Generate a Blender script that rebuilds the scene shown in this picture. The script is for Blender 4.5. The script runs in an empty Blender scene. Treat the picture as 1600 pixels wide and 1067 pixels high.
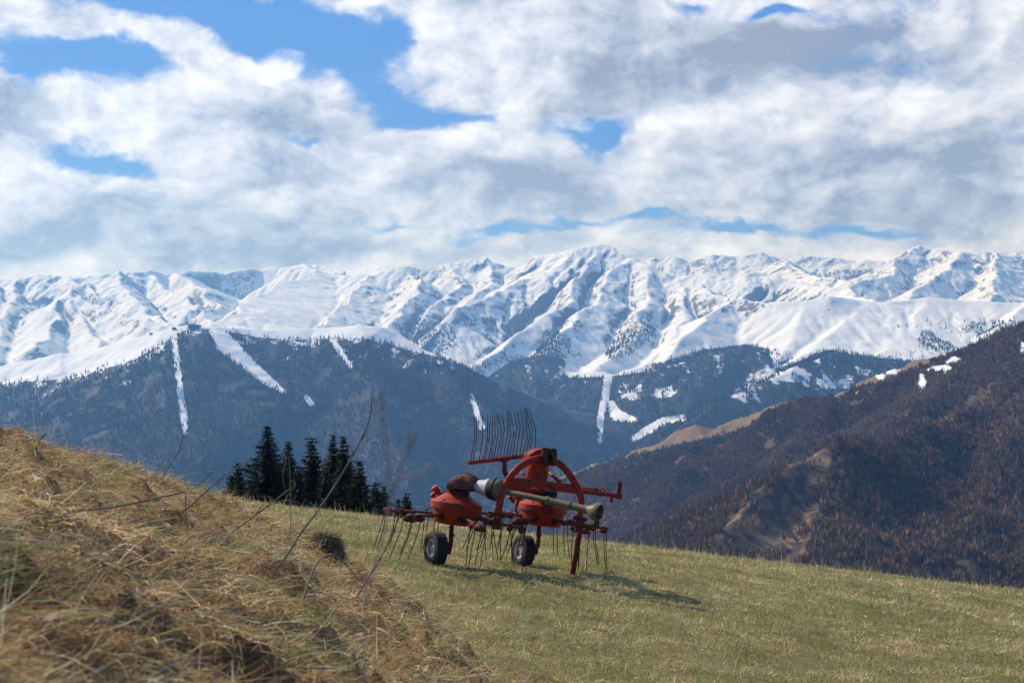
import bpy, bmesh, math, random
import numpy as np
from mathutils import Vector, Matrix
R = math.radians
random.seed(7)
S = bpy.context.scene
COL = S.collection
F, HY = 2000.0, 585.0          # focal length and horizon row of a 1600 px wide frame

# ------------------------------------------------------------------ camera
cam = bpy.data.objects.new('camera', bpy.data.cameras.new('camera'))
COL.objects.link(cam)
cam.location = (0, 0, 0)
cam.rotation_euler = (R(90), 0, 0)
cam.data.sensor_width = 36.0
cam.data.lens = 36.0 * F / 1600
cam.data.shift_y = (HY - 533.5) / 1600
cam.data.clip_start = 0.05
cam.data.clip_end = 60000
cam.data.dof.use_dof = True
cam.data.dof.focus_distance = 17.0
cam.data.dof.aperture_fstop = 9.5
S.camera = cam

S.view_settings.view_transform = 'Standard'
S.view_settings.look = 'None'
S.view_settings.exposure = 0.15
S.view_settings.gamma = 1.0
S.cycles.use_denoising = True
S.cycles.max_bounces = 5
S.cycles.diffuse_bounces = 2
S.cycles.glossy_bounces = 2
S.cycles.transmission_bounces = 3
S.cycles.volume_bounces = 0

# ------------------------------------------------------------------ sun
SUN_EL, SUN_AZ = R(40), R(-58)       # azimuth clockwise from the view direction
sd = Vector((math.sin(SUN_AZ) * math.cos(SUN_EL), math.cos(SUN_AZ) * math.cos(SUN_EL), math.sin(SUN_EL)))
sun = bpy.data.objects.new('sun', bpy.data.lights.new('sun', 'SUN'))
COL.objects.link(sun)
sun.location = sd * 200
sun.rotation_euler = sd.to_track_quat('Z', 'Y').to_euler()
sun.data.energy = 5.0
sun.data.angle = R(0.5)
sun.data.color = (1.0, 0.94, 0.85)

# ------------------------------------------------------------------ node helpers
class NT:
    def __init__(self, tree):
        self.t = tree; self.n = tree.nodes; self.l = tree.links
    def put(self, sock, v):
        if hasattr(v, 'is_output'): self.l.new(v, sock)
        else: sock.default_value = v
    def math(self, op, a, b=0.0, c=None, clamp=False):
        n = self.n.new('ShaderNodeMath'); n.operation = op; n.use_clamp = clamp
        self.put(n.inputs[0], a); self.put(n.inputs[1], b)
        if c is not None: self.put(n.inputs[2], c)
        return n.outputs[0]
    def vec(self, op, a, b=(0, 0, 0)):
        n = self.n.new('ShaderNodeVectorMath'); n.operation = op
        self.put(n.inputs[0], a); self.put(n.inputs[1], b)
        return n.outputs[0]
    def xyz(self, x, y, z):
        n = self.n.new('ShaderNodeCombineXYZ')
        for s, v in zip(n.inputs, (x, y, z)): self.put(s, v)
        return n.outputs[0]
    def noise(self, vec, scale, detail=5, rough=0.55, dist=0.0, lac=2.0):
        n = self.n.new('ShaderNodeTexNoise'); n.noise_dimensions = '3D'
        if vec is not None: self.put(n.inputs['Vector'], vec)
        n.inputs['Scale'].default_value = scale; n.inputs['Detail'].default_value = detail
        n.inputs['Roughness'].default_value = rough; n.inputs['Distortion'].default_value = dist
        n.inputs['Lacunarity'].default_value = lac
        return n.outputs['Fac']
    def ss(self, v, lo, hi, a=0.0, b=1.0):
        n = self.n.new('ShaderNodeMapRange'); n.interpolation_type = 'SMOOTHSTEP'
        self.put(n.inputs['Value'], v); self.put(n.inputs['From Min'], lo); self.put(n.inputs['From Max'], hi)
        n.inputs['To Min'].default_value = a; n.inputs['To Max'].default_value = b
        return n.outputs['Result']
    def mix(self, f, a, b, blend='MIX'):
        n = self.n.new('ShaderNodeMix'); n.data_type = 'RGBA'; n.blend_type = blend
        self.put(n.inputs[0], f)
        for s, v in ((n.inputs[6], a), (n.inputs[7], b)):
            self.put(s, v if hasattr(v, 'is_output') else tuple(v) + (1,))
        return n.outputs[2]
    def ramp(self, f, stops):
        n = self.n.new('ShaderNodeValToRGB'); e = n.color_ramp.elements
        while len(e) < len(stops): e.new(0.5)
        for el, (p, c) in zip(e, stops): el.position = p; el.color = tuple(c) + (1,)
        self.put(n.inputs[0], f); return n.outputs[0]
    def attr(self, name):
        n = self.n.new('ShaderNodeAttribute'); n.attribute_name = name
        return n

def az_el(px, py):
    return math.atan2(px - 800, F), math.atan2(HY - py, math.hypot(F, px - 800))

# ------------------------------------------------------------------ sky with broken cloud
def build_world():
    w = bpy.data.worlds.new('World'); S.world = w; w.use_nodes = True
    t = NT(w.node_tree); t.n.clear()
    sky = t.n.new('ShaderNodeTexSky'); sky.sky_type = 'NISHITA'; sky.sun_disc = False
    sky.sun_elevation = SUN_EL; sky.sun_rotation = SUN_AZ
    sky.altitude = 1300; sky.air_density = 1.0; sky.dust_density = 0.3; sky.ozone_density = 2.0
    tc = t.n.new('ShaderNodeTexCoord')
    sep = t.n.new('ShaderNodeSeparateXYZ'); t.l.new(tc.outputs['Generated'], sep.inputs[0])
    az = t.math('ARCTAN2', sep.outputs[0], sep.outputs[1])
    el = t.math('ARCSINE', sep.outputs[2])
    # deeper blue higher up between the clouds
    blue = t.mix(0.8, sky.outputs[0], (0.45, 2.15, 6.9))
    p0 = t.xyz(az, t.math('MULTIPLY', el, 1.55), 0.0)
    warp = t.n.new('ShaderNodeTexNoise'); warp.inputs['Scale'].default_value = 9; warp.inputs['Detail'].default_value = 3
    t.l.new(p0, warp.inputs['Vector'])
    wv = t.vec('SCALE', t.vec('SUBTRACT', warp.outputs['Color'], (0.5, 0.5, 0.5)), (0, 0, 0))
    wv.node.inputs['Scale'].default_value = 0.055
    p = t.vec('ADD', p0, wv)
    def cloud(v):
        a = t.noise(v, 3.7, 11, 0.58)
        b = t.math('ABSOLUTE', t.math('SUBTRACT', t.noise(v, 9.0, 8, 0.56), 0.5))
        return t.math('SUBTRACT', a, t.math('MULTIPLY', b, 0.50))
    rag = t.n.new('ShaderNodeTexNoise'); rag.inputs['Scale'].default_value = 26; rag.inputs['Detail'].default_value = 5
    t.l.new(p0, rag.inputs['Vector'])
    rv = t.vec('SCALE', t.vec('SUBTRACT', rag.outputs['Color'], (0.5, 0.5, 0.5)), (0, 0, 0)); rv.node.inputs['Scale'].default_value = 0.05
    pr = t.vec('ADD', p, rv)
    def blobs(lst, k=1.0):
        tot = None
        sp = t.n.new('ShaderNodeSeparateXYZ'); t.l.new(pr, sp.inputs[0])
        X, Y = sp.outputs[0], sp.outputs[1]
        for (px, py, rx, ry, amt) in lst:
            a0, e0 = az_el(px, py)
            dx = t.math('MULTIPLY', t.math('SUBTRACT', X, a0), F / (rx * 1.12))
            dy = t.math('MULTIPLY', t.math('SUBTRACT', Y, e0 * 1.55), F / (ry * 1.15) / 1.55)
            r2 = t.math('ADD', t.math('MULTIPLY', dx, dx), t.math('MULTIPLY', dy, dy))
            g = t.math('MULTIPLY', t.math('EXPONENT', t.math('MULTIPLY', r2, -1.0)), amt * k)
            tot = g if tot is None else t.math('ADD', tot, g)
        return tot
    gaps = blobs(GAPS, 1.12)
    grey = blobs(GREYS, 1.3)
    n1 = cloud(p)
    n2 = cloud(t.vec('ADD', p, (-0.018, 0.026, 0.0)))
    fine = t.noise(p, 24.0, 8, 0.68)
    fine2 = t.noise(t.vec('ADD', p, (-0.006, 0.010, 0.0)), 24.0, 8, 0.68)
    d = t.math('SUBTRACT', t.math('ADD', t.math('MULTIPLY', n1, 1.15), t.math('ADD', t.math('MULTIPLY', fine, 0.62), t.math('MULTIPLY', t.noise(p, 10.0, 5, .6), 0.45))), t.math('ADD', gaps, .335))
    alpha = t.ss(d, 0.25, 0.66)
    lit = t.math('SUBTRACT', n1, n2)
    lit = t.math('ADD', t.math('MULTIPLY', lit, 2.7), t.math('MULTIPLY', t.math('SUBTRACT', fine, fine2), 0.5))
    body = t.math('SUBTRACT', t.math('ADD', t.math('ADD', 0.655, t.math('MULTIPLY', fine, .22)), lit), t.math('MULTIPLY', t.ss(n1, 0.36, 0.62), 0.10))
    gm = t.math('MULTIPLY', grey, t.ss(t.math('ADD', n1, t.math('MULTIPLY', fine, .3)), 0.40, 0.64, .70, 1.0))
    body = t.math('SUBTRACT', body, t.math('MULTIPLY', t.math('MINIMUM', gm, 1.15), 0.40))
    body = t.math('MAXIMUM', t.math('MINIMUM', body, .95), 0.30)
    tint = t.mix(t.ss(body, 0.35, 0.8), (0.88, 0.98, 1.12), (0.98, 1.01, 1.06))
    # the long way through the air near the skyline costs blue; the cloud there is that much bluer
    tint = t.mix(1.0, tint, t.mix(t.ss(el, R(4), R(15)), (0.93, 1.02, 1.26), (0.99, 1.03, 1.16)), 'MULTIPLY')
    sc = t.n.new('ShaderNodeMix'); sc.data_type = 'RGBA'; sc.blend_type = 'MULTIPLY'; sc.inputs[0].default_value = 1
    t.l.new(tint, sc.inputs[6])
    b10 = t.math('MULTIPLY', body, 10.0)
    t.l.new(t.xyz(b10, b10, b10), sc.inputs[7])
    # cloud only ahead; unseen sky beside and behind is cleared to lower ambient light
    front = t.ss(sep.outputs[1], 0.0, 0.85, 0.06, 1.0)
    col = t.mix(t.math('MULTIPLY', alpha, front), blue, sc.outputs[2])
    # below the horizon: dim ground colour
    col = t.mix(t.ss(el, -0.05, 0.0), (1.2, 1.3, 1.3), col)
    bg = t.n.new('ShaderNodeBackground'); bg.inputs['Strength'].default_value = 0.1
    t.l.new(col, bg.inputs['Color'])
    out = t.n.new('ShaderNodeOutputWorld'); t.l.new(bg.outputs[0], out.inputs['Surface'])
    w.cycles.sampling_method = 'MANUAL'; w.cycles.sample_map_resolution = 512

# blue gaps and grey undersides, as directions in the sky: (column, row, half width, half height, weight)
GAPS = [(95, 95, 78, 25, .60), (40, 118, 50, 16, .30), (200, 85, 40, 22, .35), (330, 14, 130, 22, .58), (440, 45, 62, 40, .60), (520, 85, 45, 30, .45), (170, 8, 60, 10, .3),
        (130, 42, 60, 11, -.25), (240, 62, 60, 12, -.28), (345, 92, 50, 16, -.30), (580, 75, 55, 40, .50), (625, 35, 25, 30, .2), (600, 150, 60, 26, .34), (655, 180, 60, 18, .42), (745, 182, 30, 10, .25), (915, 205, 62, 18, .50), (935, 222, 22, 22, .35),
        (480, 214, 36, 9, .42), (95, 222, 55, 16, .34), (150, 240, 60, 14, .36), (215, 262, 45, 16, .5), (610, 354, 40, 7, .30), (780, 357, 60, 9, .45),
        (880, 345, 60, 8, .40), (1000, 334, 60, 8, .40), (1140, 347, 60, 9, .46), (1210, 356, 40, 8, .34), (1300, 366, 50, 8, .34), (1385, 368, 45, 7, .38),
        (730, 374, 50, 7, .25), (820, 12, 30, 10, .22), (1085, 12, 30, 10, .34), (1205, 18, 40, 10, .34), (1240, 10, 30, 10, .3), (1000, 180, 120, 10, .20)]
GREYS = [(15, 180, 60, 36, .95), (410, 225, 90, 60, .65), (330, 150, 110, 30, .25), (830, 290, 100, 36, 1.0), (700, 280, 90, 40, .3), (330, 385, 260, 30, .75), (150, 320, 120, 22, .35),
         (1170, 90, 190, 50, .75), (1330, 70, 130, 40, .5), (1400, 258, 150, 42, .75), (1250, 280, 90, 30, .3), (1480, 60, 150, 60, .35), (1500, 340, 170, 25, .4), (1100, 320, 260, 14, .2),
         (470, 165, 60, 30, .35), (950, 80, 120, 60, .25), (620, 395, 200, 14, .25), (1550, 200, 120, 80, .25)]
build_world()

# ------------------------------------------------------------------ object helpers
def tag(o, label=None, cat=None, group=None, kind=None):
    if label: o['label'] = label
    if cat: o['category'] = cat
    if group: o['group'] = group
    if kind: o['kind'] = kind
    return o

def mesh_np(name, V, faces, mat=None, parent=None, smooth=False, attrs=None):
    """V (n,3); faces: list of index arrays (m,3) or (m,4)"""
    me = bpy.data.meshes.new(name)
    V = np.asarray(V, dtype=np.float32)
    me.vertices.add(len(V)); me.vertices.foreach_set('co', V.ravel())
    idx = np.concatenate([f.ravel() for f in faces]).astype(np.int32)
    cnt = np.concatenate([np.full(len(f), f.shape[1], dtype=np.int32) for f in faces])
    me.loops.add(len(idx)); me.loops.foreach_set('vertex_index', idx)
    me.polygons.add(len(cnt))
    me.polygons.foreach_set('loop_start', np.concatenate([[0], np.cumsum(cnt)[:-1]]).astype(np.int32))
    me.polygons.foreach_set('use_smooth', np.full(len(cnt), smooth, dtype=bool))
    me.update(calc_edges=True)
    for k, a in (attrs or {}).items():
        a = np.asarray(a, dtype=np.float32)
        if a.ndim == 1:
            at = me.attributes.new(k, 'FLOAT', 'POINT'); at.data.foreach_set('value', a)
        else:
            at = me.attributes.new(k, 'FLOAT_COLOR', 'POINT')
            at.data.foreach_set('color', np.hstack([a, np.ones((len(a), 1), np.float32)]).ravel())
    if mat: me.materials.append(mat)
    o = bpy.data.objects.new(name, me); COL.objects.link(o)
    if parent: o.parent = parent
    return o

def grid_faces(nr, nc):
    i = np.arange(nr - 1)[:, None] * nc + np.arange(nc - 1)[None, :]
    i = i.ravel()
    return np.stack([i, i + 1, i + nc + 1, i + nc], 1)

# ------------------------------------------------------------------ numpy noise
_rng = np.random.default_rng(3)
_perm = np.concatenate([_rng.permutation(4096)] * 2)
_ang = _rng.random(4096) * 2 * np.pi
_gx, _gy = np.cos(_ang), np.sin(_ang)
def perlin(x, y):
    xi = np.floor(x).astype(np.int64); yi = np.floor(y).astype(np.int64)
    xf, yf = x - xi, y - yi
    u = xf * xf * xf * (xf * (xf * 6 - 15) + 10); v = yf * yf * yf * (yf * (yf * 6 - 15) + 10)
    def g(ix, iy, dx, dy):
        h = _perm[_perm[ix & 4095] + (iy & 4095)]
        return _gx[h] * dx + _gy[h] * dy
    a = g(xi, yi, xf, yf); b = g(xi + 1, yi, xf - 1, yf)
    c = g(xi, yi + 1, xf, yf - 1); d = g(xi + 1, yi + 1, xf - 1, yf - 1)
    return 1.5 * ((a + (b - a) * u) * (1 - v) + (c + (d - c) * u) * v)
def fbm(x, y, oct=5, gain=0.5):
    s, a, f = 0, 1.0, 1.0
    for i in range(oct):
        s = s + a * perlin(x * f + 17.3 * i, y * f - 9.1 * i); a *= gain; f *= 2.03
    return s
def ridged(x, y, oct=5, gain=0.5):
    s, a, f, w = 0, 1.0, 1.0, 1.0
    for i in range(oct):
        n = (1 - np.abs(perlin(x * f + 31.7 * i, y * f + 5.9 * i))) ** 2 * w
        w = np.clip(n * 1.6, 0, 1); s = s + a * n; a *= gain; f *= 2.07
    return s

def in_poly(px, py, poly):
    inside = np.zeros(px.shape, bool); n = len(poly)
    for i in range(n):
        x1, y1 = poly[i]; x2, y2 = poly[(i + 1) % n]
        if y1 == y2: continue
        c = (y1 > py) != (y2 > py)
        inside ^= c & (px < (x2 - x1) * (py - y1) / (y2 - y1) + x1)
    return inside
def line_dist(px, py, pts):
    """distance to a polyline whose points carry a half width; returns distance minus half width"""
    best = np.full(px.shape, 1e9)
    for (x1, y1, w1), (x2, y2, w2) in zip(pts[:-1], pts[1:]):
        dx, dy = x2 - x1, y2 - y1
        t = np.clip(((px - x1) * dx + (py - y1) * dy) / (dx * dx + dy * dy), 0, 1)
        best = np.minimum(best, np.hypot(px - x1 - t * dx, py - y1 - t * dy) - (w1 + (w2 - w1) * t))
    return best

# ------------------------------------------------------------------ materials
def new_mat(name):
    m = bpy.data.materials.new(name); m.use_nodes = True
    t = NT(m.node_tree); b = t.n['Principled BSDF']
    return m, t, b
def obj_coord(t):
    return t.n.new('ShaderNodeTexCoord').outputs['Object']

def paint_mat(name, base, dirt, rough=0.45, metal=0.0, dirt_amt=0.5, scale=9.0, bump=0.15):
    m, t, b = new_mat(name)
    c = obj_coord(t)
    n = t.noise(c, scale, 7, 0.65); n2 = t.noise(c, scale * 6, 4, 0.6)
    f = t.ss(t.math('ADD', t.math('MULTIPLY', n, .75), t.math('MULTIPLY', n2, .25)), 0.62 - .2 * dirt_amt, 0.72 - .1 * dirt_amt)
    var = t.mix(t.noise(c, scale * .6, 3), tuple(x * .75 for x in base), tuple(min(1, x * 1.2) for x in base))
    t.put(b.inputs['Base Color'], t.mix(f, var, dirt))
    t.put(b.inputs['Roughness'], t.math('ADD', t.math('MULTIPLY', f, 0.35), rough, clamp=True))
    b.inputs['Metallic'].default_value = metal; b.inputs['Specular IOR Level'].default_value = 0.22
    bp = t.n.new('ShaderNodeBump'); bp.inputs['Strength'].default_value = bump; bp.inputs['Distance'].default_value = 0.01
    t.l.new(n2, bp.inputs['Height']); t.l.new(bp.outputs[0], b.inputs['Normal'])
    return m
RED = paint_mat('red_paint', (0.36, 0.030, 0.009), (0.075, 0.03, 0.018), 0.5, dirt_amt=0.75)
DRED = paint_mat('rusty_red_paint', (0.17, 0.027, 0.012), (0.045, 0.02, 0.015), 0.5, dirt_amt=0.8)
TINE = paint_mat('rusty_steel', (0.070, 0.030, 0.020), (0.03, 0.018, 0.014), 0.5, metal=.3, dirt_amt=0.6)
OLIVE = paint_mat('olive_plastic', (0.15, 0.132, 0.068), (0.085, 0.075, 0.045), 0.5, dirt_amt=0.6)
GUARD = paint_mat('grey_plastic', (0.42, 0.42, 0.42), (0.28, 0.27, 0.25), 0.55, dirt_amt=0.4)
BLACK = paint_mat('black_rubber_and_holes', (0.018, 0.018, 0.018), (0.05, 0.045, 0.035), 0.65, dirt_amt=0.35)
TYRE = paint_mat('tyre_rubber', (0.025, 0.025, 0.026), (0.07, 0.065, 0.055), 0.75, dirt_amt=0.45)
RIM = paint_mat('pale_rim_metal', (0.38, 0.37, 0.34), (0.16, 0.12, 0.09), 0.45, metal=.2, dirt_amt=0.6)
GREASE = paint_mat('greasy_rust', (0.055, 0.035, 0.025), (0.13, 0.055, 0.035), 0.6, dirt_amt=0.6, scale=14, bump=.5)
CLOTH = paint_mat('weathered_canvas', (0.16, 0.055, 0.035), (0.07, 0.04, 0.03), 0.8, dirt_amt=0.7, scale=16, bump=.6)
PALE = paint_mat('pale_plate', (0.62, 0.50, 0.47), (0.5, 0.25, 0.2), 0.5, dirt_amt=0.3)

def leafy_mat(name, trans=0.3, rough=0.7, spec=0.2, gain=1.0):
    m, t, b = new_mat(name)
    a = t.attr('Col').outputs['Color']
    t.put(b.inputs['Base Color'], a); b.inputs['Roughness'].default_value = rough
    b.inputs['Specular IOR Level'].default_value = spec
    tr = t.n.new('ShaderNodeBsdfTranslucent'); t.l.new(a, tr.inputs['Color'])
    mx = t.n.new('ShaderNodeMixShader'); mx.inputs[0].default_value = trans
    t.l.new(b.outputs[0], mx.inputs[1]); t.l.new(tr.outputs[0], mx.inputs[2])
    t.l.new(mx.outputs[0], t.n['Material Output'].inputs['Surface'])
    return m
GRASS = leafy_mat('grass_blades', 0.35, 0.55, 0.35)
STRAW = leafy_mat('dry_straw', 0.25, 0.5, 0.4)
NEEDLE = leafy_mat('spruce_needles', 0.08, 0.7, 0.15)
FAR = leafy_mat('far_foliage', 0.0, 0.9, 0.0)

def bark_mat(name, c1, c2):
    m, t, b = new_mat(name); c = obj_coord(t)
    t.put(b.inputs['Base Color'], t.mix(t.ss(t.noise(c, 14, 5, .65), .35, .65), c1, c2)); b.inputs['Roughness'].default_value = .85
    return m
BARK = bark_mat('bark', (0.035, 0.026, 0.02), (0.07, 0.055, 0.045))
STALK = bark_mat('dry_stalk', (0.13, 0.085, 0.05), (0.27, 0.19, 0.12))
STALK2 = bark_mat('grey_stalk', (0.20, 0.15, 0.11), (0.36, 0.29, 0.22))

# ------------------------------------------------------------------ near ground
def foot(Y): return np.interp(Y, [-10, 0, 4, 7.8, 12, 16.7, 24, 40, 80], [4.6, 2.2, 1.3, .39, -.6, -2.17, -4.8, -12, -34])
def bank_d(x, y): return (foot(y) - x) * .95
def near_h(x, y):
    z = -2.50 - .115 * (x + 1) - .052 * (y - 16.8)
    t = np.maximum(0, y - 20.0); k = .0042; t1 = 34.
    z = z - np.where(t < t1, k * t * t, k * t1 * t1 + 2 * k * t1 * (t - t1))
    d = np.maximum(0, bank_d(x, y))
    H = np.interp(y, [-10, 0, 2, 4, 6, 7.5, 9, 11, 13, 17, 24, 40], [1.8, 1.8, 1.72, 1.62, 1.52, 1.48, 1.40, 1.13, .86, .48, .25, 0])
    s = d * d / (d + .35)
    return z + H * (1 - np.exp(-s / 1.35))
def bank_w(x, y):
    """0 on the mown field, 1 on the hay-strewn bank, with a ragged foot"""
    d = bank_d(x, y) + .45 * fbm(x * .9, y * .9, 3)
    return np.clip((d + .15) / .7, 0, 1) * np.clip((34 - y) / 8, 0, 1)
def lumps(x, y):
    w = bank_w(x, y)
    r = np.hypot(x, y)
    lod = np.clip(60 / np.maximum(r, 1), 0, 1)
    roll = fbm(x * .55 + .3 * y, y * 1.5, 3)                     # windrow-like folds
    b = .06 * roll + .055 * fbm(x * 1.7, y * 3.0 + 4, 3) + .075 * (ridged(x * 1.5 + .3 * y, y * 2.6, 3) - .75) + .06 * (ridged(x * 4.5 + 3, y * 6.5, 3) - .7)
    f = .035 * fbm(x * .5, y * .5, 3) + .022 * fbm(x * 2.3 + 7, y * 2.3, 3)
    near = np.clip((r - .5) / 2.0, 0.15, 1)
    return (w * b * near + (1 - w) * f) * lod
def ground_z(x, y):
    return near_h(x, y) + lumps(x, y)

def ground_mat():
    m, t, b = new_mat('turf'); c = obj_coord(t)
    w = t.attr('bank').outputs['Fac']
    n1 = t.noise(c, 0.7, 6, .6); n2 = t.noise(c, 6, 6, .7); n3 = t.noise(c, 45, 4, .7)
    g = t.mix(t.ss(n1, .38, .62), (0.20, 0.18, 0.06), (0.29, 0.23, 0.10))
    g = t.mix(t.ss(n2, .4, .7), g, (0.13, 0.14, 0.04))
    hay = t.mix(t.ss(n2, .35, .65), (0.18, 0.098, 0.04), (0.38, 0.235, 0.105))
    hay = t.mix(t.ss(n1, .58, .7), hay, (0.12, 0.12, 0.035))
    col = t.mix(w, g, hay)
    col = t.mix(1.0, col, t.mix(n3, (.35, .35, .35), (1.3, 1.3, 1.3)), 'MULTIPLY')
    t.put(b.inputs['Base Color'], col); b.inputs['Roughness'].default_value = .9; b.inputs['Specular IOR Level'].default_value = .1
    bp = t.n.new('ShaderNodeBump'); bp.inputs['Strength'].default_value = .8; bp.inputs['Distance'].default_value = .03
    t.l.new(t.math('ADD', n3, n2), bp.inputs['Height']); t.l.new(bp.outputs[0], b.inputs['Normal'])
    return m
def build_ground():
    nr, nc = 620, 560
    rr = np.concatenate([[0.02], np.geomspace(.3, 1500, nr - 1)])
    th = np.sin(np.linspace(-1, 1, nc) * np.pi / 2.0)           # denser toward the sides is harmless
    th = np.linspace(-1, 1, nc); th = (th * .45 + th ** 3 * .55) * R(115)
    Rr, Th = np.meshgrid(rr, th, indexing='ij')
    X, Y = Rr * np.sin(Th), Rr * np.cos(Th)
    Z = ground_z(X, Y)
    V = np.stack([X, Y, Z], -1).reshape(-1, 3)
    o = mesh_np('field', V, [grid_faces(nr, nc)[:, ::-1]], ground_mat(), smooth=True, attrs={'bank': bank_w(X, Y).ravel()})
    tag(o, 'mown grassy hillside field with a hay-covered bank on its left', 'field', kind='structure')
build_ground()

# ------------------------------------------------------------------ grass and hay
def blades(name, base, length, width, azim, lean, curl, cols, mat, nseg=3, label=None, cat=None):
    """curved tapering ribbons; base (n,3), per-blade arrays"""
    n = len(base); k = nseg + 1
    tdir = np.stack([np.cos(azim), np.sin(azim), np.zeros(n)], 1)
    side = np.stack([-np.sin(azim), np.cos(azim), np.zeros(n)], 1)
    roll = _rng.random(n) * np.pi
    P = np.zeros((n, k, 3)); P[:, 0] = base
    a = lean.copy()                                              # angle from vertical
    for i in range(1, k):
        P[:, i] = P[:, i - 1] + (tdir * np.sin(a)[:, None] + np.array([0, 0, 1.]) * np.cos(a)[:, None]) * (length / nseg)[:, None]
        a = a + curl
    up = np.stack([-tdir[:, 0] * np.cos(lean), -tdir[:, 1] * np.cos(lean), np.sin(lean)], 1)
    sv = side * np.cos(roll)[:, None] + up * np.sin(roll)[:, None]
    wt = np.linspace(1, .25, k)
    L = P - sv[:, None, :] * (width[:, None] * wt)[:, :, None] * .5
    Rg = P + sv[:, None, :] * (width[:, None] * wt)[:, :, None] * .5
    V = np.stack([L, Rg], 2).reshape(-1, 3)
    b0 = (np.arange(n) * k * 2)[:, None] + (np.arange(nseg) * 2)[None, :]
    b0 = b0.ravel()
    Fq = np.stack([b0, b0 + 1, b0 + 3, b0 + 2], 1)
    C = np.repeat(cols, k * 2, axis=0)
    o = mesh_np(name, V, [Fq], mat, attrs={'Col': C})
    tag(o, label, cat, kind='stuff')
    return o
def palette(n, cols, wts, jit=.25):
    c = np.array(cols)[_rng.choice(len(cols), n, p=np.array(wts) / sum(wts))]
    return np.clip(c * (1 + jit * _rng.normal(size=(n, 1))) * (1 + .08 * _rng.normal(size=(n, 3))), .004, .8)
def scatter(n, r0, r1, th0, th1, power):
    u = _rng.random(n)
    e = 2 - power
    r = (r0 ** e + u * (r1 ** e - r0 ** e)) ** (1 / e)
    th = th0 + (th1 - th0) * _rng.random(n)
    return r * np.sin(th), r * np.cos(th)
def build_grass():
    n = 620000
    x, y = scatter(n, 5.0, 36, R(-26), R(27), 1.35)
    w = bank_w(x, y)
    keep = _rng.random(n) > w * .93
    patch = fbm(x * .45, y * .45, 3); patch2 = fbm(x * 2.1 + 9, y * 2.1, 3)
    keep &= _rng.random(n) < .75 + .5 * patch2
    x, y, patch, patch2 = x[keep], y[keep], patch[keep], patch2[keep]; n = len(x)
    z = ground_z(x, y) - .008
    r = np.hypot(x, y)
    dry = palette(n, [(.68, .53, .26), (.54, .40, .19), (.76, .62, .36), (.36, .25, .12)], [4, 3, 2, 2])
    grn = palette(n, [(.26, .255, .075), (.18, .20, .055), (.37, .33, .12), (.42, .35, .14)], [4, 2, 4, 3])
    tuft = np.clip(1 + .5 * fbm(x * 1.1 + 50, y * 1.1, 4), .55, 1.4)[:, None]; dry = dry * tuft; grn = grn * tuft
    g = (_rng.random(n) < np.clip(.48 + .45 * patch - .2 * patch2, .1, .92))[:, None]
    col = np.where(g, grn, dry)
    ln = _rng.gamma(5, .0095, n) * (1 + .6 * np.clip(patch2, -.6, 1))
    edge = (r > 24) & (_rng.random(n) < .02)
    ln = np.where(edge, ln * 2.6, ln)
    wd = .0035 + .0004 * np.maximum(r - 6, 0)
    lean = np.where(g[:, 0], np.abs(_rng.normal(.55, .35, n)), np.abs(_rng.normal(1.0, .4, n)))
    lean = np.where(edge, .25, lean)
    blades('grass', np.stack([x, y, z], 1), ln, wd, _rng.random(n) * 6.283, lean, _rng.normal(.2, .15, n), col, GRASS, 2,
           'short yellow-green winter grass covering the mown field', 'grass')
def build_hay():
    n = 520000
    x, y = scatter(n, .9, 30, R(-27), R(24), 1.7)
    w = bank_w(x, y)
    keep = _rng.random(n) < w * (.85 + .3 * fbm(x * 1.3, y * 1.3, 3)) + .05 + .16 * np.clip(1 + bank_d(x, y) / 1.6, 0, 1) ** 2
    x, y = x[keep], y[keep]; n = len(x); r = np.hypot(x, y)
    big = fbm(x * .8, y * 1.6, 3); med = fbm(x * 2.6 + 5, y * 3.5, 2)
    col = palette(n, [(.74, .51, .21), (.58, .34, .13), (.85, .66, .36), (.19, .10, .045), (.33, .18, .075), (.68, .41, .17)], [4, 4, 2.4, 2.6, 3, 2], .35)
    col = col * np.clip(1 + .55 * fbm(x * 1.1 + 30, y * 2.4, 4), .45, 1.6)[:, None]
    col2 = palette(n, [(.22, .26, .05), (.32, .33, .09), (.40, .36, .13)], [2, 3, 3])
    gsel = _rng.random(n) < np.where(med + .6 * big > .30, .75, .07)
    col = np.where(gsel[:, None], col2, col)
    ln = _rng.gamma(2.2, .034, n) * np.clip(.7 + r * .05, .7, 1.2)
    wd = np.maximum(.0013 + .0011 * _rng.random(n), .00034 * r)
    # straw combed along the bank: mostly across the slope, in locally coherent swaths
    az = np.pi * (.02 + .9 * fbm(x * 1.3 + 2, y * 1.8, 3)) + _rng.normal(0, .75, n) + np.pi * (_rng.random(n) < .5)
    lean = np.clip(_rng.normal(1.44, .17, n), .5, 1.65)
    up = (_rng.random(n) < .02); lean = np.where(up, _rng.normal(.7, .3, n), lean)
    z = ground_z(x, y) + .028 * _rng.random(n) * np.clip(r / 3, .3, 1) - .006
    blades('hay', np.stack([x, y, z], 1), ln, wd, az, lean, _rng.normal(.14, .22, n), col, STRAW, 4,
           'loose brown cut hay lying in tangled swaths over the bank', 'hay')
build_grass(); build_hay()

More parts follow.
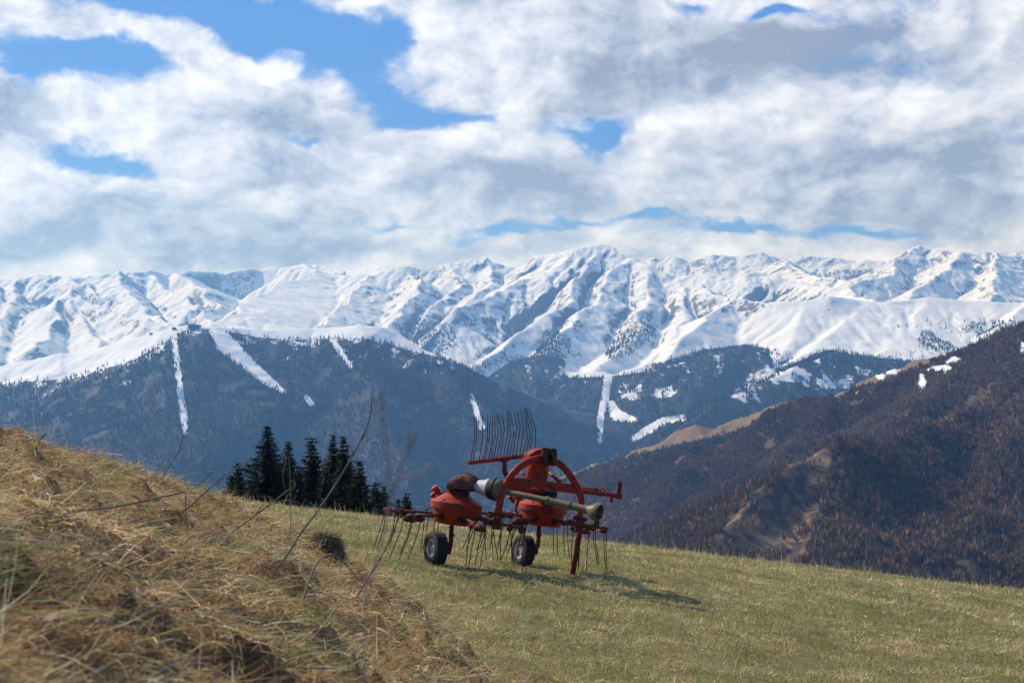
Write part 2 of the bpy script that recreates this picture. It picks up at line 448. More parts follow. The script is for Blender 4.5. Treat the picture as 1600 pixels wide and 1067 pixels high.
# ------------------------------------------------------------------ mountains
def P3(px, py, Y): return ((px - 800) / F * Y, Y, (HY - py) / F * Y)
def tents(X, Y, ridges):
    """height of the highest ridge 'roof' over each point; ridge = (points(px,py,depth), slope left, slope right, concavity)"""
    best = np.full(X.shape, -1e9)
    for pts, sl, sr, cv in ridges:
        q = [P3(*p) for p in pts]
        bd = np.full(X.shape, 1e18); bz = np.zeros(X.shape); bs = np.zeros(X.shape)
        for (x1, y1, z1), (x2, y2, z2) in zip(q[:-1], q[1:]):
            dx, dy = x2 - x1, y2 - y1
            t = np.clip(((X - x1) * dx + (Y - y1) * dy) / (dx * dx + dy * dy), 0, 1)
            ex, ey = X - x1 - t * dx, Y - y1 - t * dy
            d = ex * ex + ey * ey
            m = d < bd
            bd = np.where(m, d, bd); bz = np.where(m, z1 + t * (z2 - z1), bz)
            bs = np.where(m, np.sign(dx * ey - dy * ex), bs)
        d = np.sqrt(bd)
        sl_ = np.where(bs > 0, sl, sr)
        h = bz - sl_ * d * (1 - cv * np.clip(d / 1500, 0, .6)) 
        k = 22.0
        mx = np.maximum(best, h); best = mx + np.where(np.abs(best - h) < k, (k - np.abs(best - h)) ** 2 / (4 * k), 0)
    return best

def erode(Z, cell, n=60000, waves=6, steps=48, seed=1, kE=.22, cap=5.0):
    """rain drops carve gullies into a height grid (rows = depth, columns = across)"""
    rg = np.random.default_rng(seed); H = Z / cell; nr, nc = H.shape; lo, hi = H - 3.2, H + .5
    for wv in range(waves):
        x = rg.random(n) * (nc - 3) + 1; y = rg.random(n) * (nr - 3) + 1
        dx = np.zeros(n); dy = np.zeros(n); sp = np.ones(n); wt = np.ones(n); sed = np.zeros(n); alive = np.ones(n, bool)
        for st in range(steps):
            xi = x.astype(int); yi = y.astype(int); u = x - xi; v = y - yi
            a = H[yi, xi]; b = H[yi, xi + 1]; c = H[yi + 1, xi]; d = H[yi + 1, xi + 1]
            gx = (b - a) * (1 - v) + (d - c) * v; gy = (c - a) * (1 - u) + (d - b) * u
            h = a * (1 - u) * (1 - v) + b * u * (1 - v) + c * (1 - u) * v + d * u * v
            dx = dx * .1 - gx * .9; dy = dy * .1 - gy * .9
            L = np.hypot(dx, dy) + 1e-9; dx /= L; dy /= L
            x2 = np.clip(x + dx, 1, nc - 2.001); y2 = np.clip(y + dy, 1, nr - 2.001)
            xj = x2.astype(int); yj = y2.astype(int); p = x2 - xj; q = y2 - yj
            h2 = H[yj, xj] * (1 - p) * (1 - q) + H[yj, xj + 1] * p * (1 - q) + H[yj + 1, xj] * (1 - p) * q + H[yj + 1, xj + 1] * p * q
            dh = h2 - h
            C = np.maximum(-dh, .01) * sp * wt * cap
            dep = np.where(dh > 0, np.minimum(dh, sed), np.where(sed > C, (sed - C) * .3, -np.minimum((C - sed) * kE, -dh))) * .35
            dep = np.clip(dep, -.12, .06)
            sed = sed - dep
            for (jy, jx, w) in ((yi, xi, (1 - u) * (1 - v)), (yi, xi + 1, u * (1 - v)), (yi + 1, xi, (1 - u) * v), (yi + 1, xi + 1, u * v)):
                H += np.bincount(jy * nc + jx, weights=dep * w, minlength=nr * nc).reshape(nr, nc)
            if st % 4 == 3: H = np.clip(H, lo, hi)
            sp = np.sqrt(np.maximum(sp * sp - dh * 2.0, .01)); sp = np.minimum(sp, 4); wt *= .985
            x, y = x2, y2
        K = .03
        H[1:-1, 1:-1] += K * (H[:-2, 1:-1] + H[2:, 1:-1] + H[1:-1, :-2] + H[1:-1, 2:] - 4 * H[1:-1, 1:-1])
    return np.clip(H, lo, hi) * cell

class Terrain:
    def __init__(self, px0, px1, dpx, y0, y1, nr):
        self.pxs = np.arange(px0, px1, dpx); self.ys = np.linspace(y0, y1, nr)
        self.Y, PX = np.meshgrid(self.ys, self.pxs, indexing='ij')
        self.X = (PX - 800) / F * self.Y
        self.PX = PX
    def finish(self, Z):
        self.Z = Z; self.PY = HY - Z / self.Y * F
        gy = np.gradient(Z, self.ys, axis=0)
        gx = np.gradient(Z, axis=1) / np.gradient(self.X, axis=1)
        self.slope = np.hypot(gx, gy)
    def sample(self, n, ya, yb, pa, pb, rng):
        y = np.sqrt(ya * ya + rng.random(n) * (yb * yb - ya * ya)); px = pa + (pb - pa) * rng.random(n)
        fi = (y - self.ys[0]) / (self.ys[1] - self.ys[0]); fj = (px - self.pxs[0]) / (self.pxs[1] - self.pxs[0])
        i = np.clip(fi.astype(int), 0, len(self.ys) - 2); j = np.clip(fj.astype(int), 0, len(self.pxs) - 2)
        u, v = fi - i, fj - j
        Z = self.Z
        z = (Z[i, j] * (1 - v) + Z[i, j + 1] * v) * (1 - u) + (Z[i + 1, j] * (1 - v) + Z[i + 1, j + 1] * v) * u
        return (px - 800) / F * y, y, z, px, HY - z / y * F
    def mesh(self, name, mat, label, attrs):
        V = np.stack([self.X, self.Y, self.Z], -1).reshape(-1, 3)
        o = mesh_np(name, V, [grid_faces(*self.X.shape)], mat, smooth=True, attrs={k: a.ravel() for k, a in attrs.items()})
        return tag(o, label, 'mountain', kind='structure')

def mountain_mat(name, floor1, floor2, rock_lo=.95, rock_hi=1.25, scale=1.0, rock=(0.105, 0.102, 0.105)):
    """snow / rock / bare ground: the snow attribute says where snow lies, steep ground sheds it"""
    m, t, b = new_mat(name)
    g = t.n.new('ShaderNodeNewGeometry'); pos = g.outputs['Position']
    sn = t.attr('snow').outputs['Fac']; st = t.attr('steep').outputs['Fac']; br = t.attr('brown').outputs['Fac']
    n1 = t.noise(pos, .004 * scale, 8, .62); n2 = t.noise(pos, .03 * scale, 5, .65)
    n3 = t.noise(t.vec('MULTIPLY', pos, (1.0, 1.0, .45)), .055 * scale, 6, .7)
    rk = t.ss(t.math('ADD', st, t.math('ADD', t.math('MULTIPLY', t.math('SUBTRACT', n1, .5), .7), t.math('MULTIPLY', t.math('SUBTRACT', n3, .5), 2.2))), rock_lo, rock_hi)
    rockc = t.mix(n2, tuple(.6 * c for c in rock), tuple(1.5 * c for c in rock))
    snow = t.mix(n1, (0.61, 0.64, 0.69), (0.69, 0.70, 0.72))
    snowrock = t.mix(rk, snow, rockc)
    fl = t.mix(t.ss(n2, .35, .65), floor1, floor2)
    fl = t.mix(t.ss(t.math('ADD', br, t.math('MULTIPLY', t.math('SUBTRACT', n2, .5), .9)), .4, .6), fl, (0.165, 0.112, 0.068))
    mask = t.ss(t.math('ADD', sn, t.math('ADD', t.math('MULTIPLY', t.math('SUBTRACT', n2, .5), .7), t.math('MULTIPLY', t.math('SUBTRACT', n1, .5), .3))), .46, .54)
    t.put(b.inputs['Base Color'], t.mix(mask, fl, snowrock))
    b.inputs['Roughness'].default_value = .8; b.inputs['Specular IOR Level'].default_value = .12
    bp = t.n.new('ShaderNodeBump'); bp.inputs['Strength'].default_value = .55; bp.inputs['Distance'].default_value = 7.0 / scale
    t.l.new(t.math('ADD', n1, t.math('MULTIPLY', n2, .8)), bp.inputs['Height']); t.l.new(bp.outputs[0], b.inputs['Normal'])
    return m

def conifers(name, x, y, z, h, col, label):
    """one small two-tier tree per point"""
    n = len(x); k = 5
    a = np.arange(k) * 2 * np.pi / k
    r = h * (.15 + .07 * _rng.random(n)); rot = _rng.random(n) * 6.28
    parts, faces = [], []
    tiers = [(0.08, 1.0, .62), (0.42, .68, 1.0)]
    b = 0
    base = np.stack([x, y, z], 1)
    V = np.zeros((n, 2 * (k + 1), 3)); C = np.zeros((n, 2 * (k + 1), 3))
    for ti, (z0, rs, z1) in enumerate(tiers):
        o = ti * (k + 1)
        jit = .75 + .5 * _rng.random((n, k))
        V[:, o:o + k, 0] = x[:, None] + (r * rs)[:, None] * jit * np.cos(a[None] + rot[:, None] + ti)
        V[:, o:o + k, 1] = y[:, None] + (r * rs)[:, None] * jit * np.sin(a[None] + rot[:, None] + ti)
        V[:, o:o + k, 2] = (z + h * z0)[:, None] + (h * .08)[:, None] * (_rng.random((n, k)) - .5)
        V[:, o + k] = base; V[:, o + k, 2] = z + h * z1
        C[:, o:o + k + 1] = col[:, None, :]
    f = []
    for ti in range(2):
        o = ti * (k + 1)
        for i in range(k): f.append((o + i, o + (i + 1) % k, o + k))
    f = np.array(f)
    Fa = (np.arange(n) * 2 * (k + 1))[:, None, None] + f[None]
    ob = mesh_np(name, V.reshape(-1, 3), [Fa.reshape(-1, 3)], FAR, attrs={'Col': C.reshape(-1, 3)})
    return tag(ob, label, 'forest', kind='stuff')

def bare_trees(name, x, y, z, h, col, label, m=17):
    """leafless broadleaf crowns: a fan of upright twig slivers on each point"""
    n = len(x)
    ang = _rng.random((n, m)) * 6.28; tilt = np.abs(_rng.normal(.35, .65, (n, m))).clip(0, 1.35); L = h[:, None] * (.5 + .4 * _rng.random((n, m))) * (1 - .22 * tilt)
    low = h[:, None] * (.12 + .25 * _rng.random((n, m)))
    tip = np.stack([np.cos(ang) * np.sin(tilt), np.sin(ang) * np.sin(tilt), np.cos(tilt)], -1) * L[..., None]
    tip[..., 2] += low
    mid = tip * .6
    sa = _rng.random((n, m)) * 6.28
    sv = np.stack([np.cos(sa), np.sin(sa), .3 * np.ones_like(sa)], -1) * (h[:, None, None] * .055)
    base = np.stack([x, y, z], 1)[:, None, :]
    V = np.stack([base + tip * .25, base + mid - sv, base + tip, base + mid + sv], 2)
    C = np.repeat((col[:, None, :] * (.88 + .24 * _rng.random((n, m, 1))))[:, :, None, :], 4, 2)
    Fq = np.arange(n * m * 4).reshape(-1, 4)
    ob = mesh_np(name, V.reshape(-1, 3), [Fq], FAR, attrs={'Col': C.reshape(-1, 3)})
    return tag(ob, label, 'forest', kind='stuff')

PISTES = [[(270, 515, 3), (276, 560, 3), (281, 610, 3.5), (287, 650, 4.5), (289, 676, 2)],
          [(333, 505, 7), (350, 535, 13), (380, 562, 10), (415, 592, 6.5), (444, 612, 2)],
          [(519, 530, 2.5), (532, 550, 2.5), (547, 572, 2)], [(478, 620, 1.5), (486, 630, 3)],
          [(712, 560, 9), (716, 585, 10), (728, 608, 4)], [(737, 618, 2), (743, 640, 3), (753, 668, 3)],
          [(952, 575, 5.5), (946, 620, 4.5), (938, 655, 3.5), (938, 690, 2)], [(955, 632, 5), (962, 648, 8), (990, 656, 3)],
          [(990, 686, 3), (1012, 672, 5), (1035, 658, 4), (1066, 653, 4)], [(893, 578, 10), (960, 578, 8), (1000, 574, 6)]]
def piste(px, py, skip=()):
    d = np.full(px.shape, 1e9)
    for i, p in enumerate(PISTES):
        if i in skip: continue
        d = np.minimum(d, line_dist(px, py, p))
    return d

# --- wooded ridge with ski runs, snow on its crest
TREELINE_A = [(-400, 612), (0, 598), (60, 592), (110, 590), (150, 577), (210, 560), (250, 537), (285, 516), (305, 509), (325, 512), (345, 514), (400, 524),
              (450, 529), (500, 527), (560, 525), (600, 530), (640, 545), (690, 555), (1000, 600)]
def build_ski_ridge():
    T = Terrain(-420, 1040, 1.5, 3300, 5700, 300)
    wx = 30 * fbm(T.X / 420, T.Y / 420, 4); wy = 30 * fbm(T.X / 420 + 40, T.Y / 420, 4)
    rid = [([(-420, 585, 5000), (0, 571, 4950), (60, 561, 4900), (130, 549, 4880), (200, 531, 4850), (270, 515, 4800), (303, 509, 4800), (340, 510, 4800),
             (420, 515, 4900), (500, 513, 4950), (560, 508, 4900), (592, 511, 4850), (622, 526, 4800), (680, 556, 4700), (705, 585, 4600), (735, 625, 4450),
             (800, 668, 4250), (900, 740, 3900), (1040, 830, 3500)], .45, .50, 0.25),
           ([(303, 509, 4800), (300, 560, 4550), (292, 640, 4150), (285, 740, 3750)], .42, .42, .1),
           ([(560, 508, 4900), (575, 560, 4600), (600, 650, 4200), (640, 760, 3800)], .40, .42, .1),
           ([(100, 553, 4890), (90, 600, 4600), (80, 690, 4100), (80, 760, 3800)], .40, .42, .1)]
    Z = tents(T.X + wx, T.Y + wy, rid)
    Z = Z + np.clip((150 - Z) / 300, 0.04, 1) * 26 * fbm(T.X / 260, T.Y / 260, 5)
    Z = np.maximum(Z, -640 + 0 * Z)
    T.finish(Z)
    tl = np.interp(T.PX, *zip(*TREELINE_A))
    pd = piste(T.PX, T.PY, (4,))
    up = np.clip((T.PY - tl) / 100, 0, 1)
    flecks = fbm(T.X / 60, T.Y / 90, 4)
    snow = np.where(T.PY < tl + 2, 1.0, .46 - .52 * up + .26 * flecks)
    snow = np.maximum(snow, .70 * np.clip(1 - (pd - 1) / 3.0, 0, 1))
    T.mesh('ski_ridge', mountain_mat('ski_ridge_ground', (0.022, 0.022, 0.018), (0.045, 0.040, 0.032), 1.3, 1.6), 'broad dark ridge with ski runs cut through its forest', {'snow': snow, 'steep': T.slope, 'brown': 0 * snow})
    x, y, z, px, py = T.sample(80000, 3350, 5000, -300, 1000, _rng)
    tl = np.interp(px, *zip(*TREELINE_A)) + _rng.normal(0, 2.0, len(px))
    cl = fbm(x / 70, y / 110, 4)
    k = (py > tl) & (piste(px, py, (4,)) > _rng.normal(.8, 1.8, len(px)))
    k &= ~((cl > .34) & (py < tl + 110))
    k &= _rng.random(len(px)) < np.clip((py - tl) / 16, .35, 1)
    x, y, z, py, tl = x[k], y[k], z[k], py[k], tl[k]; n = len(x)
    f = np.clip((py - tl - 40 + 30 * _rng.normal(size=n)) / 110, 0, 1)[:, None]
    dark = palette(n, [(.014, .023, .013), (.020, .028, .016), (.011, .019, .012)], [3, 2, 2])
    brn = palette(n, [(.040, .034, .027), (.034, .031, .025), (.022, .027, .017)], [3, 3, 2])
    conifers('forest', x, y, z - 1, _rng.normal(12.5, 2.6, n).clip(6, 20) * np.where(f[:, 0] > .6, .85, 1), np.where(f > _rng.random((n, 1)), brn, dark), 'dark conifer forest covering the ridge with the ski runs')
    return T

# --- snowy massif
FOREST_B = [(735, 612), (760, 590), (800, 562), (850, 553), (880, 560), (893, 580), (945, 583), (1000, 580), (1050, 560), (1100, 545), (1170, 538), (1200, 545),
            (1210, 575), (1235, 570), (1290, 546), (1330, 553), (1420, 563), (1500, 578), (1700, 600), (1700, 900), (600, 900), (640, 560), (690, 556), (706, 600), (722, 606)]
PATCH_B = [([(836, 552), (850, 528), (870, 518), (892, 528), (890, 560), (855, 555)], .85), ([(870, 553), (882, 543), (890, 550), (886, 560)], .9),
           ([(945, 552), (960, 533), (985, 505), (1020, 488), (1026, 520), (1000, 545), (975, 562), (950, 562)], .5),
           ([(612, 508), (660, 500), (705, 508), (716, 532), (690, 556), (650, 540)], .55), ([(700, 505), (770, 500), (772, 508), (715, 512)], .35),
           ([(1432, 535), (1440, 520), (1455, 515), (1462, 527), (1490, 540), (1482, 549), (1455, 548)], .8), ([(1495, 515), (1520, 503), (1562, 502), (1600, 500), (1600, 525), (1530, 530)], .28),
           ([(1400, 505), (1600, 490), (1600, 560), (1380, 560), (1420, 540)], .035), ([(893, 508), (905, 500), (912, 514), (900, 520)], .6), ([(1195, 560), (1210, 545), (1240, 560), (1222, 572)], .3),
           ([(722, 585), (745, 570), (768, 562), (765, 580), (740, 598)], .8)]
MOTTLE_B = [(1170, 1290, 575, 600), (1020, 1060, 600, 630), (965, 1010, 600, 630), (770, 830, 610, 622), (1260, 1340, 585, 615), (1140, 1200, 590, 640)]
def build_massif():
    T = Terrain(-420, 2020, 1.5, 4100, 13200, 760)
    s = .55
    rid = [
        ([(-420, 430, 9900), (0, 432, 9800), (110, 428, 9600), (190, 420, 9700), (250, 425, 10000)], .7, .6, .3),
        ([(235, 426, 10050), (290, 421, 10350), (345, 424, 10500), (400, 416, 10500), (470, 413, 10300), (535, 417, 9800)], 1.7, 1.7, 0),
        ([(520, 426, 9450), (560, 422, 9300), (640, 416, 9200), (700, 408, 9200),
          (760, 404, 9200), (800, 412, 9100), (830, 405, 9000), (868, 395, 8850), (893, 383, 8700), (925, 380, 8700), (950, 386, 8650), (985, 402, 8500), (1020, 413, 8300),
          (1060, 430, 8100), (1110, 450, 7700), (1150, 467, 7300), (1200, 470, 7100), (1262, 470, 7000), (1300, 463, 7000), (1370, 472, 7000), (1450, 465, 7000), (1520, 468, 6900), (1600, 470, 6800), (1800, 470, 6700), (2020, 480, 6700)], .8, .62, .35),
        ([(1060, 432, 9300), (1110, 430, 9100), (1160, 428, 9000), (1185, 424, 9100), (1230, 436, 8900), (1262, 446, 8600), (1290, 444, 8400), (1330, 456, 8000), (1370, 472, 7200)], s, .5, .3),
        ([(900, 410, 12600), (1000, 407, 12500), (1045, 400, 12400), (1080, 405, 12400), (1112, 398, 12300), (1150, 402, 12300), (1190, 396, 12300), (1222, 405, 12300), (1260, 401, 12300), (1300, 403, 12200), (1350, 406, 12100), (1395, 408, 12000), (1440, 384, 11000), (1465, 385, 11000), (1500, 396, 10500), (1560, 392, 10800), (1610, 390, 11000), (1800, 392, 11000), (2020, 400, 11000)], .7, .55, .2),
        ([(1440, 384, 11000), (1410, 408, 10500), (1385, 428, 10000), (1330, 446, 9500)], .75, .6, .2), ([(1500, 396, 10500), (1475, 425, 9800), (1440, 452, 9200), (1415, 467, 8600)], .75, .45, .2),
        ([(1560, 392, 10800), (1555, 430, 9700), (1545, 462, 8800)], .5, .5, .2), ([(1220, 405, 12000), (1270, 428, 10800), (1320, 440, 10000)], .5, .5, .2),
        ([(150, 436, 9500), (100, 457, 8700), (80, 500, 7900), (60, 540, 7300)], .75, .75, .2), ([(100, 457, 8700), (135, 505, 7900), (150, 540, 7400)], .7, .7, .2),
        ([(100, 457, 8700), (140, 472, 8350), (205, 489, 7900), (268, 512, 7450)], .75, .8, .1), ([(30, 434, 9700), (15, 470, 8900), (5, 520, 7900), (-5, 560, 7200)], .6, .7, .2), ([(110, 428, 9600), (150, 455, 9000), (190, 470, 8600)], .6, .8, .2),
        ([(280, 424, 10200), (318, 452, 9300), (335, 480, 8500), (325, 502, 7700)], .5, .9, .1), ([(480, 414, 9900), (520, 440, 9300), (500, 470, 8700)], .5, .6, .1),
        ([(0, 445, 9400), (-20, 490, 8500), (-40, 540, 7600)], .6, .5, .2), ([(190, 425, 9500), (205, 465, 8600), (245, 490, 8000), (275, 508, 7400)], .7, .55, .2),
        ([(240, 430, 9800), (290, 462, 9000), (300, 485, 8300)], .7, .6, .2),
        ([(338, 496, 7200), (365, 480, 7700), (396, 465, 8200), (432, 448, 8700), (462, 436, 9100), (505, 424, 9500)], 1.1, .26, .1),
        ([(575, 430, 9100), (548, 468, 8300), (515, 495, 7700), (490, 512, 7200)], .45, .8, .2), ([(640, 416, 9200), (652, 455, 8400), (620, 490, 7700), (590, 512, 7200)], .65, .7, .2),
        ([(700, 408, 9200), (718, 440, 8800), (690, 472, 8200), (650, 500, 7600)], .55, .8, .2), ([(760, 404, 9200), (770, 440, 8600), (740, 470, 8100), (735, 500, 7500)], .7, .7, .2),
        ([(868, 395, 8850), (835, 430, 8400), (775, 462, 7900), (715, 483, 7500)], .8, .65, .2),
        ([(925, 380, 8700), (912, 430, 8200), (880, 480, 7500), (800, 525, 6900), (755, 560, 6500)], .75, .62, .2),
        ([(985, 402, 8500), (955, 440, 8000), (925, 475, 7500), (875, 525, 6900), (850, 552, 6500)], .6, .62, .2),
        ([(1020, 413, 8300), (1015, 455, 7750), (1000, 495, 7250), (975, 540, 6700), (945, 570, 6350)], .62, .6, .2),
        ([(1060, 430, 8100), (1075, 462, 7650), (1060, 500, 7200), (1035, 540, 6700), (1010, 566, 6400)], .55, .6, .2),
        ([(1150, 467, 7300), (1105, 490, 7000), (1075, 520, 6650), (1040, 560, 6300)], .5, .5, .2),
        ([(1262, 470, 7000), (1245, 505, 6700), (1225, 545, 6350), (1205, 570, 6100)], .22, .27, .2),
        ([(1370, 472, 7000), (1310, 510, 6600), (1275, 540, 6300), (1235, 565, 6000)], .22, .27, .2), ([(1450, 465, 7000), (1420, 510, 6600), (1370, 550, 6200), (1335, 565, 6000)], .22, .27, .2),
        ([(1600, 470, 6800), (1560, 520, 6300), (1500, 560, 5900)], .4, .4, .2),
        ([(700, 640, 5600), (735, 607, 5850), (800, 572, 6050), (860, 562, 6050), (900, 578, 5950), (960, 584, 5850), (1040, 567, 5850), (1110, 547, 5850), (1170, 541, 5850), (1203, 556, 5750), (1215, 580, 5600)], .5, .42, .1),
        ([(1700, 575, 5300), (1550, 566, 5350), (1450, 566, 5350), (1380, 562, 5250), (1300, 549, 5250), (1240, 572, 5050), (1170, 604, 4850), (1080, 655, 4600), (1000, 705, 4400), (930, 760, 4200)], .45, .42, .1)]
    # heights on a square grid, carved by rain, then read back along the sight-lines' grid
    cell = 15.0
    gx = np.arange(-7800, 7800, cell); gy = np.arange(4000, 13300, cell)
    GX, GY = np.meshgrid(gx, gy)
    GP = GX / GY * F + 800
    far = np.clip((GY - 5800) / 1500, 0, 1)
    wx = (25 + 35 * far) * fbm(GX / 600, GY / 600, 4); wy = (25 + 35 * far) * fbm(GX / 600 + 70, GY / 600, 4)
    Z = tents(GX + wx, GY + wy, rid)
    rough = far * np.clip((Z + 50) / 500, .15, 1)
    smooth_d = np.clip(1 - np.hypot((GP - 1420) / 330, (GY - 6600) / 700) ** 4, 0, 1)      # the rounded snow hill on the right
    rough = rough * (1 - .85 * smooth_d)
    bowl = np.clip(1.2 - np.hypot((GP - 450) / 120, (GY - 8500) / 1300) ** 2, 0, 1)                   # broad even snowfield left of the centre
    rough = rough * (1 - .8 * bowl)
    rd = ridged((GX - .42 * GY) / 680 + .2 * fbm(GX / 400, GY / 400, 3), GY / 1300, 5, .45) - 1.0
    Z = Z + rough * (30 * rd + 6 * fbm(GX / 150, GY / 170, 5)) + (1 - far) * 18 * fbm(GX / 240, GY / 240, 5)
    Z = np.maximum(Z, -640)
    E_ = erode(Z, cell, 45000, 8, 44)
    Z = Z + (E_ - Z) * np.clip((.32 + .6 * fbm(GX / 900, GY / 900, 3)) * (1 - .7 * smooth_d) * (1 - .75 * bowl), .1, 1)
    Z = Z + rough * (6.5 * (ridged((GX - .3 * GY) / 130, GY / 190, 4, .55) - 1) + 5 * fbm(GX / 40, GY / 50, 3))
    fi = np.clip((T.Y - gy[0]) / cell, 0, len(gy) - 1.001); fj = np.clip((T.X - gx[0]) / cell, 0, len(gx) - 1.001)
    i0 = fi.astype(int); j0 = fj.astype(int); u, v = fi - i0, fj - j0
    def rd_(G): return (G[i0, j0] * (1 - v) + G[i0, j0 + 1] * v) * (1 - u) + (G[i0 + 1, j0] * (1 - v) + G[i0 + 1, j0 + 1] * v) * u
    smooth_d = rd_(smooth_d)
    Z = np.maximum(rd_(Z), -640)
    T.finish(Z)
    inF = in_poly(T.PX, T.PY, FOREST_B)
    fl = fbm(T.X / 50, T.Y / 80, 4)
    low = np.clip((T.PY - 590) / 100, 0, 1)
    mot = np.zeros(T.X.shape)
    for (a, b_, c, d) in MOTTLE_B:
        mot = np.maximum(mot, np.clip(1.3 - np.hypot((T.PX - (a + b_) / 2) / (b_ - a) * 2, (T.PY - (c + d) / 2) / (d - c) * 2), 0, 1))
    snow = np.where(inF, .36 - .4 * low + .2 * fl + .3 * mot, 1.0)
    snow = np.where(T.Y > 7000, 1.0, snow)
    pd = piste(T.PX, T.PY)
    snow = np.maximum(snow, .70 * np.clip(1 - (pd - 1) / 3.0, 0, 1))
    earth = in_poly(T.PX, T.PY, [(1322, 552), (1350, 530), (1372, 518), (1390, 520), (1350, 553)]) | in_poly(T.PX, T.PY, [(1255, 515), (1268, 500), (1280, 503), (1262, 518)]) | (line_dist(T.PX, T.PY, [(1306, 468, 3), (1285, 500, 3), (1262, 540, 2)]) < 0) | in_poly(T.PX, T.PY, [(1125, 487), (1140, 472), (1152, 474), (1132, 490)])
    wall = ((T.Y > 9500) & (T.PX > 225) & (T.PX < 545)) * .52
    steep = T.slope * (1 - .55 * smooth_d) * (1 - wall) + earth * .45 + .16 * np.clip((T.Y - 10300) / 800, 0, 1)
    T.mesh('snowy_mountains', mountain_mat('snow_and_rock', (0.022, 0.022, 0.018), (0.045, 0.040, 0.032), .90, 1.18), 'long jagged snow-covered mountain range across the valley', {'snow': snow, 'steep': steep, 'brown': 0 * snow})
    x, y, z, px, py = T.sample(180000, 4150, 8000, 560, 1760, _rng)
    j = _rng.normal(0, 2.0, len(px))
    k = in_poly(px, py + j, FOREST_B) & (y < 6700) & (_rng.random(len(px)) < .62)
    for poly, pr in PATCH_B: k |= in_poly(px, py + j * .6, poly) & (_rng.random(len(px)) < pr) & (y > 5600)
    k &= piste(px, py) > _rng.normal(1.2, 1.0, len(px))
    cl = fbm(x / 60, y / 90, 4)
    for (a, b_, c, d) in MOTTLE_B:
        k &= ~((np.hypot((px - (a + b_) / 2) / (b_ - a) * 2, (py - (c + d) / 2) / (d - c) * 2) < 1.2) & (cl > -.05))
    k &= ~((cl > .55) & (py < 650))
    x, y, z, py = x[k], y[k], z[k], py[k]; n = len(x)
    f = np.clip((py - 620 + 40 * _rng.normal(size=n)) / 90, 0, 1)[:, None]
    dark = palette(n, [(.014, .023, .013), (.020, .028, .016), (.011, .019, .012)], [3, 2, 2])
    brn = palette(n, [(.040, .034, .027), (.034, .031, .025), (.022, .027, .017)], [3, 3, 2])
    conifers('forest', x, y, z - 1, _rng.normal(14.5, 3, n).clip(7, 24), np.where(f > _rng.random((n, 1)), brn, dark), 'conifer forest with snowy clearings along the foot of the snow mountains')
    return T

